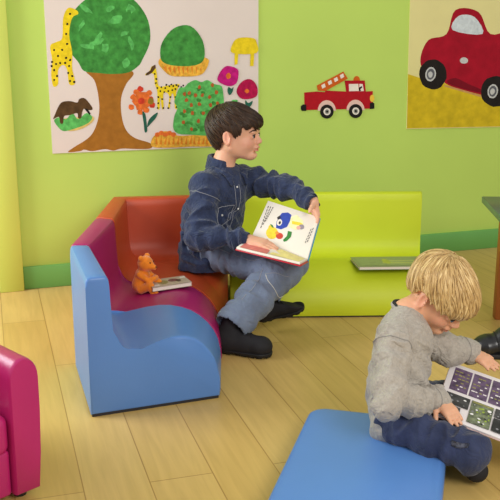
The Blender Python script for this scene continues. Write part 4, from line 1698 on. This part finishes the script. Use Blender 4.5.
# worn patch on the near knee
kp = at(457, 441, 1.655)
cdir = camd(kp)
bm = bmesh.new()
ring = []
rd = random.Random(9)
for k in range(20):
    q = 2 * math.pi * k / 20
    r_ = 1 + .25 * (rd.random() - .5)
    ring.append(at(457 + 10 * r_ * math.cos(q), 441 + 4.5 * r_ * math.sin(q), 1.655))
sn = g.snap(np.array(ring), .0012)
c0 = bm.verts.new(V(g.snap(kp, .0016)[0]))
rv_ = [bm.verts.new(V(p)) for p in sn]
for k in range(20):
    bm.faces.new((c0, rv_[k], rv_[(k + 1) % 20]))
bmesh.ops.solidify(bm, geom=list(bm.faces), thickness=-.0008)
o_ = bm_obj('knee_patch', bm, mat('worn_pale_denim', (122, 126, 142), .85, .45, 120), kj, sharp=None)
o_['label'] = 'worn pale patch on the knee'
# socks and shoes tucked under the crossed legs
for an, kn in ((aR2, kR2), (aL2, kL2)):
    d_ = unit((an - kn) * np.array([1, 1, 0]))
    g = Grid(np.minimum(an, an + d_ * .11) - .05, np.maximum(an, an + d_ * .11) + .05, .0028)
    g.cone(an - d_ * .006 + np.array([0, 0, -.006]), an + d_ * .075 + np.array([0, 0, -.012]), .029, .026, .015)
    g.cone(an - d_ * .012, an + np.array([0, 0, .004]), .026, .028, .01)
    g.cut(np.array([0, 0, an[2] - .036]), (0, 0, -1), .003)
    me, v = g.mesh('shoe')
    link('shoe', me, boot_m, kid)

# ------------------------------------------------------------------ picture magazine on the blond boy's lap
MW = .40


def mp3(a_, b2, lift=0.0):
    """a across the spread 0..1, b from the lower edge 0..1; pages arch gently towards the fold"""
    arch = .010 * math.sin(math.pi * min(1, (a_ * 2) % 1.0001)) if 0 < a_ < 1 else 0
    return M_BL + mu * (a_ * MW) + mv * b2 + mN * (lift)


mg = thing('magazine', 'open picture magazine with purple and dark photos on the blond boy\'s lap', 'magazine', tuple(mp3(.5, .5)))
mw_m = mat('glossy_white_page', (232, 226, 226), .35, .015, 10)
for a0_, a1_ in ((0, .497), (.503, 1)):
    bm = bmesh.new()
    slab_to(bm, [mp3(a0_, 0), mp3(a1_, 0), mp3(a1_, 1), mp3(a0_, 1)], mN, .005, .001)
    bm_obj('page', bm, mw_m, mg, sharp=30)
bm = bmesh.new()
slab_to(bm, [mp3(-.004, -.008, -.0053), mp3(1.004, -.008, -.0053), mp3(1.004, 1.008, -.0053), mp3(-.004, 1.008, -.0053)], mN, .0012)
o_ = bm_obj('cover', bm, mat('pinkish_cover', (226, 196, 192), .35, .05), mg, smooth=False)
pv, pd, pk2, plg = [mat('photo_' + n_, c_, .3, v_, s_) for n_, c_, v_, s_ in (('violet', (96, 76, 104), .5, 60), ('charcoal', (62, 62, 62), .6, 50), ('dark', (40, 42, 40), .6, 60), ('leafy', (110, 118, 92), .7, 90))]
pwh = mat('print_white', (238, 238, 236), .4, .02)
pye = mat('print_olive', (150, 146, 84), .5, .3, 200)
pgn = mat('print_lime', (150, 176, 60), .5, .3, 150)
rd = random.Random(21)
pg = Page(M_BL, mN)


def panel(u0, u1, v0, v1, m, kind):
    pg.poly3([mp3(u0, v0), mp3(u1, v0), mp3(u1, v1), mp3(u0, v1)], m)
    W_, H_ = u1 - u0, v1 - v0

    def rect(a_, b2, w_, h_, mm):
        pg.poly3([mp3(u0 + W_ * a_, v0 + H_ * b2), mp3(u0 + W_ * (a_ + w_), v0 + H_ * b2), mp3(u0 + W_ * (a_ + w_), v0 + H_ * (b2 + h_)), mp3(u0 + W_ * a_, v0 + H_ * (b2 + h_))], mm)

    def dot(a_, b2, r_, mm, k_=1.0):
        pg.poly3([mp3(u0 + W_ * a_ + .01 * r_ * math.cos(q) * (1 + .3 * (rd.random() - .5)), v0 + H_ * b2 + .018 * k_ * r_ * math.sin(q)) for q in np.linspace(0, 6.28, 12, endpoint=False)], mm)
    if kind == 'rows':
        for q in range(5):
            for c_ in range(4):
                if rd.random() < .85:
                    rect(.08 + c_ * .22, .22 + q * .15, .12 + rd.random() * .08, .045, [pye, mw_m, pv, pye][rd.randrange(4)])
        dot(.5, .1, .6, pwh)
    elif kind == 'moon':
        dot(.3, .35, 1.0, mat('photo_grey', (140, 140, 144), .4, .3, 80))
        for q in range(5):
            dot(rd.random() * .8 + .1, rd.random() * .7 + .15, .35 + rd.random() * .4, mat('photo_grey', (140, 140, 144), .4, .3, 80))
        dot(.8, .7, .9, pwh, .7)
    elif kind == 'garden':
        for q in range(30):
            dot(rd.random() * .86 + .07, rd.random() * .75 + .08, .3 + rd.random() * .55, [pgn, plg, pk2, pwh, pgn][rd.randrange(5)])
        rect(.05, .9, .9, .06, pye)
        dot(.85, .75, 1.2, pwh)
        dot(.14, .5, .8, mat('photo_grey', (140, 140, 144), .4, .3, 80))
    elif kind == 'text':
        dot(.75, .8, 1.6, pwh)
        for q in range(3):
            dot(.2 + .25 * q, .25, .8, mat('photo_grey', (140, 140, 144), .4, .3, 80))
        dot(.75, .2, 1.0, pwh)


for i0 in (0, .5):
    panel(i0 + .035, i0 + .145, .50, .93, pv, 'rows')
    panel(i0 + .155, i0 + .262, .50, .93, pv, 'rows')
    panel(i0 + .272, i0 + .375, .50, .93, pv, 'rows')
    panel(i0 + .385, i0 + .485, .50, .93, pd, 'moon')
    panel(i0 + .030, i0 + .175, .245, .435, pd, 'moon')
    panel(i0 + .030, i0 + .135, .06, .225, pd, 'moon')
    panel(i0 + .185, i0 + .315, .05, .435, plg, 'garden')
    panel(i0 + .325, i0 + .485, .285, .435, pd, 'moon')
    panel(i0 + .325, i0 + .485, .05, .265, pk2, 'text')
pg.finish('printed_pictures', mg)

# ------------------------------------------------------------------ orange bear figure on the magenta seat
bear_m = mat('orange_plush', (232, 130, 28), .8, .14, 60, .5, 260, .2, None, .4)
B0 = np.array([-.342, 2.650, .169])
br_ = thing('toy_bear', 'small orange toy bear sitting on the magenta seat', 'toy', tuple(B0))
g = Grid(B0 + np.array([-.07, -.08, -.03]), B0 + np.array([.09, .08, .15]), .002)
bf = unit((.93, -.36, 0))
bl = np.array([-bf[1], bf[0], 0])
bp = lambda x, y, z: B0 + bf * x + bl * y + np.array([0, 0, z])
g.cone(bp(-.012, 0, .026), bp(-.006, 0, .058), .030, .024, .02)
hc = bp(.008, -.004, .098)
g.ell(hc, (.0255, .0265, .025), None, .012)
g.cone(hc + bf * .016 - np.array([0, 0, .006]), hc + bf * .030 - np.array([0, 0, .010]), .0125, .009, .008)
for s_ in (1, -1):
    g.ell(hc + bl * .021 * s_ + np.array([0, 0, .020]) - bf * .004, (.009, .009, .010), None, .005)
    g.cone(bp(-.004, .024 * s_, .064), bp(.026, .020 * s_, .046), .0105, .009, .006)
    g.cone(bp(.026, .020 * s_, .046), bp(.040, .006 * s_, .052), .009, .0085, .005)
    g.cone(bp(.0, .022 * s_, .016), bp(.036, .026 * s_, .030), .0155, .012, .008)
    g.cone(bp(.036, .026 * s_, .030), bp(.046, .026 * s_, .008), .012, .010, .006)
    g.cone(bp(.046, .026 * s_, .009), bp(.056, .028 * s_, .011), .0095, .0085, .005)
me, v = g.mesh('bear_body')
relax(me, 1)
link('bear_body', me, bear_m, br_)
for s_ in (1, -1):
    ball('eye', g.snap(hc + bf * .022 + bl * .010 * s_ + np.array([0, 0, .006]))[0], (.0026, .0026, .0026), mat('black_bead', (20, 18, 18), .2), br_, None, 10)
ball('nose', g.snap(hc + bf * .040 - np.array([0, 0, .008]))[0], (.0036, .0036, .003), mat('brown_nose', (120, 60, 20), .5), br_, None, 10)

# booklet in front of the bear
def booklet(name, label, q, th, cover_m, shapes):
    q = [np.array(p, float) for p in q]
    n_ = np.array([0, 0, 1.0])
    t_ = thing(name, label, 'book', tuple(sum(q) / 4))
    n_ = unit(np.cross(q[1] - q[0], q[3] - q[0]))
    if n_[2] < 0:
        n_ = -n_
    bm_ = bmesh.new()
    c_ = sum(q) / 4
    slab_to(bm_, [c_ + (p - c_) * .975 - n_ * .0012 for p in q], n_, th - .0024)
    bm_obj('page_block', bm_, page_m, t_, smooth=False)
    for o_2 in (0, th - .0012):
        bm_ = bmesh.new()
        slab_to(bm_, [p - n_ * o_2 for p in q], n_, .0012)
        bm_obj('cover', bm_, cover_m, t_, smooth=False)
    pg_ = Page(q[0], n_, .0002)
    for pts, m_ in shapes:
        pg_.poly3([q[0] + (q[1] - q[0]) * a_ + (q[3] - q[0]) * b2 for a_, b2 in pts], m_)
    pg_.finish('cover_print', t_)
    return t_


def circ(a_, b2, r1, r2, n=14):
    return [(a_ + r1 * math.cos(q), b2 + r2 * math.sin(q)) for q in np.linspace(0, 6.28, n, endpoint=False)]


zt = .202
bk_q = [(-.308, 2.585, zt), (-.188, 2.655, zt), (-.222, 2.735, zt), (-.335, 2.672, zt)]
booklet('booklet', 'small grey booklet with printed cover on the magenta seat', bk_q, .013, mat('mushroom_cover', (176, 160, 146), .4, .06), [
    ([(.05, .08), (.95, .08), (.95, .92), (.05, .92)], mat('cover_beige', (186, 170, 150), .4, .12, 90)),
    (circ(.33, .5, .13, .26), mat('cover_olive', (140, 130, 80), .4, .2, 90)), (circ(.27, .62, .06, .13), mat('cover_brown', (110, 70, 48), .4)),
    (circ(.60, .58, .13, .2), mat('cover_mauve', (120, 70, 80), .4, .2, 90)), (circ(.72, .46, .07, .14), mat('cover_dark', (70, 44, 44), .4)),
    ([(.08, .1), (.2, .1), (.2, .3), (.08, .3)], mat('cover_pale', (220, 212, 204), .4)), ([(.8, .68), (.94, .68), (.94, .86), (.8, .86)], mat('cover_pale', (220, 212, 204), .4))])

# flat book on the lime seat
zy = .181
yq = [(.388, 2.93, zy), (.622, 2.94, zy), (.652, 3.085, zy), (.372, 3.065, zy + .002)]
gp = mat('cover_grey_green', (132, 148, 108), .35, .06, 40)
booklet('picture_book', 'thin grey-green book lying flat on the lime yellow seat', yq, .012, gp, [
    ([(.06, .12), (.96, .12), (.96, .9), (.06, .9)], mat('cover_sage', (140, 158, 112), .35, .12, 60)),
    ([(.42, .3), (.95, .28), (.95, .4), (.42, .44)], mat('cover_lime_grey', (176, 186, 112), .35, .1)),
    ([(.50, .5), (.95, .52), (.95, .6), (.48, .62)], mat('cover_lime_grey', (176, 186, 112), .35, .1)),
    (circ(.5, .52, .06, .26), mat('cover_yellow_green', (170, 182, 74), .35, .2, 90))])

# ------------------------------------------------------------------ lone black shoe at the right edge
sh_t = thing('shoe', 'black leather shoe on the floor beside the table leg', 'shoe', (.83, 2.51, 0))
bl_m = mat('black_leather', (30, 31, 34), .3, .1, 30, .12, 200, .5)
heel, toe = np.array([.925, 2.505, .0]), np.array([.692, 2.530, .0])
f_ = unit(toe - heel)
sd_ = np.cross([0, 0, 1], f_)
g = Grid((.64, 2.42, 0), (1.0, 2.62, .13), .0025)
g.cone(heel + f_ * .042 + np.array([0, 0, .05]), toe - f_ * .042 + np.array([0, 0, .034]), .040, .030, .02, flat=(sd_, 1.15))
g.cone(heel + f_ * .045 + np.array([0, 0, .07]), heel + f_ * .13 + np.array([0, 0, .066]), .034, .030, .02)
g.cone(toe - f_ * .05 + np.array([0, 0, .03]), toe - f_ * .020 + np.array([0, 0, .026]), .034, .020, .015, flat=(sd_, 1.25))
g.cut((0, 0, .014), (0, 0, -1), .002)
g.cone(heel + f_ * .052 + np.array([0, 0, .092]), heel + f_ * .085 + np.array([0, 0, .105]), .026, .024, .004, 'sub')
me, v = g.mesh('upper')
relax(me, 1)
uo = link('upper', me, bl_m, sh_t)
g2 = Grid((.64, 2.42, -.01), (1.0, 2.62, .05), .0025)
g2.cone(heel + f_ * .042 + np.array([0, 0, .006]), toe - f_ * .040 + np.array([0, 0, .006]), .041, .042, .01)
g2.cut((0, 0, .016), (0, 0, 1), .002)
g2.cut((0, 0, .001), (0, 0, -1), .002)
me, v = g2.mesh('sole')
link('sole', me, sole_m, sh_t)
stitch(g, [toe - f_ * .085 + sd_ * .05 + np.array([0, 0, .03]), toe - f_ * .075 + np.array([0, 0, .08]), toe - f_ * .085 - sd_ * .05 + np.array([0, 0, .03])], mat('black_lace', (26, 26, 28), .8), uo, .0016, .001)
for k in range(4):
    p = toe - f_ * (.10 + .022 * k) + np.array([0, 0, .085 + .004 * k])
    stitch(g, [p - sd_ * .022, p, p + sd_ * .022], mat('black_lace', (26, 26, 28), .8), uo, .0018, .0016, 6, 'lace')
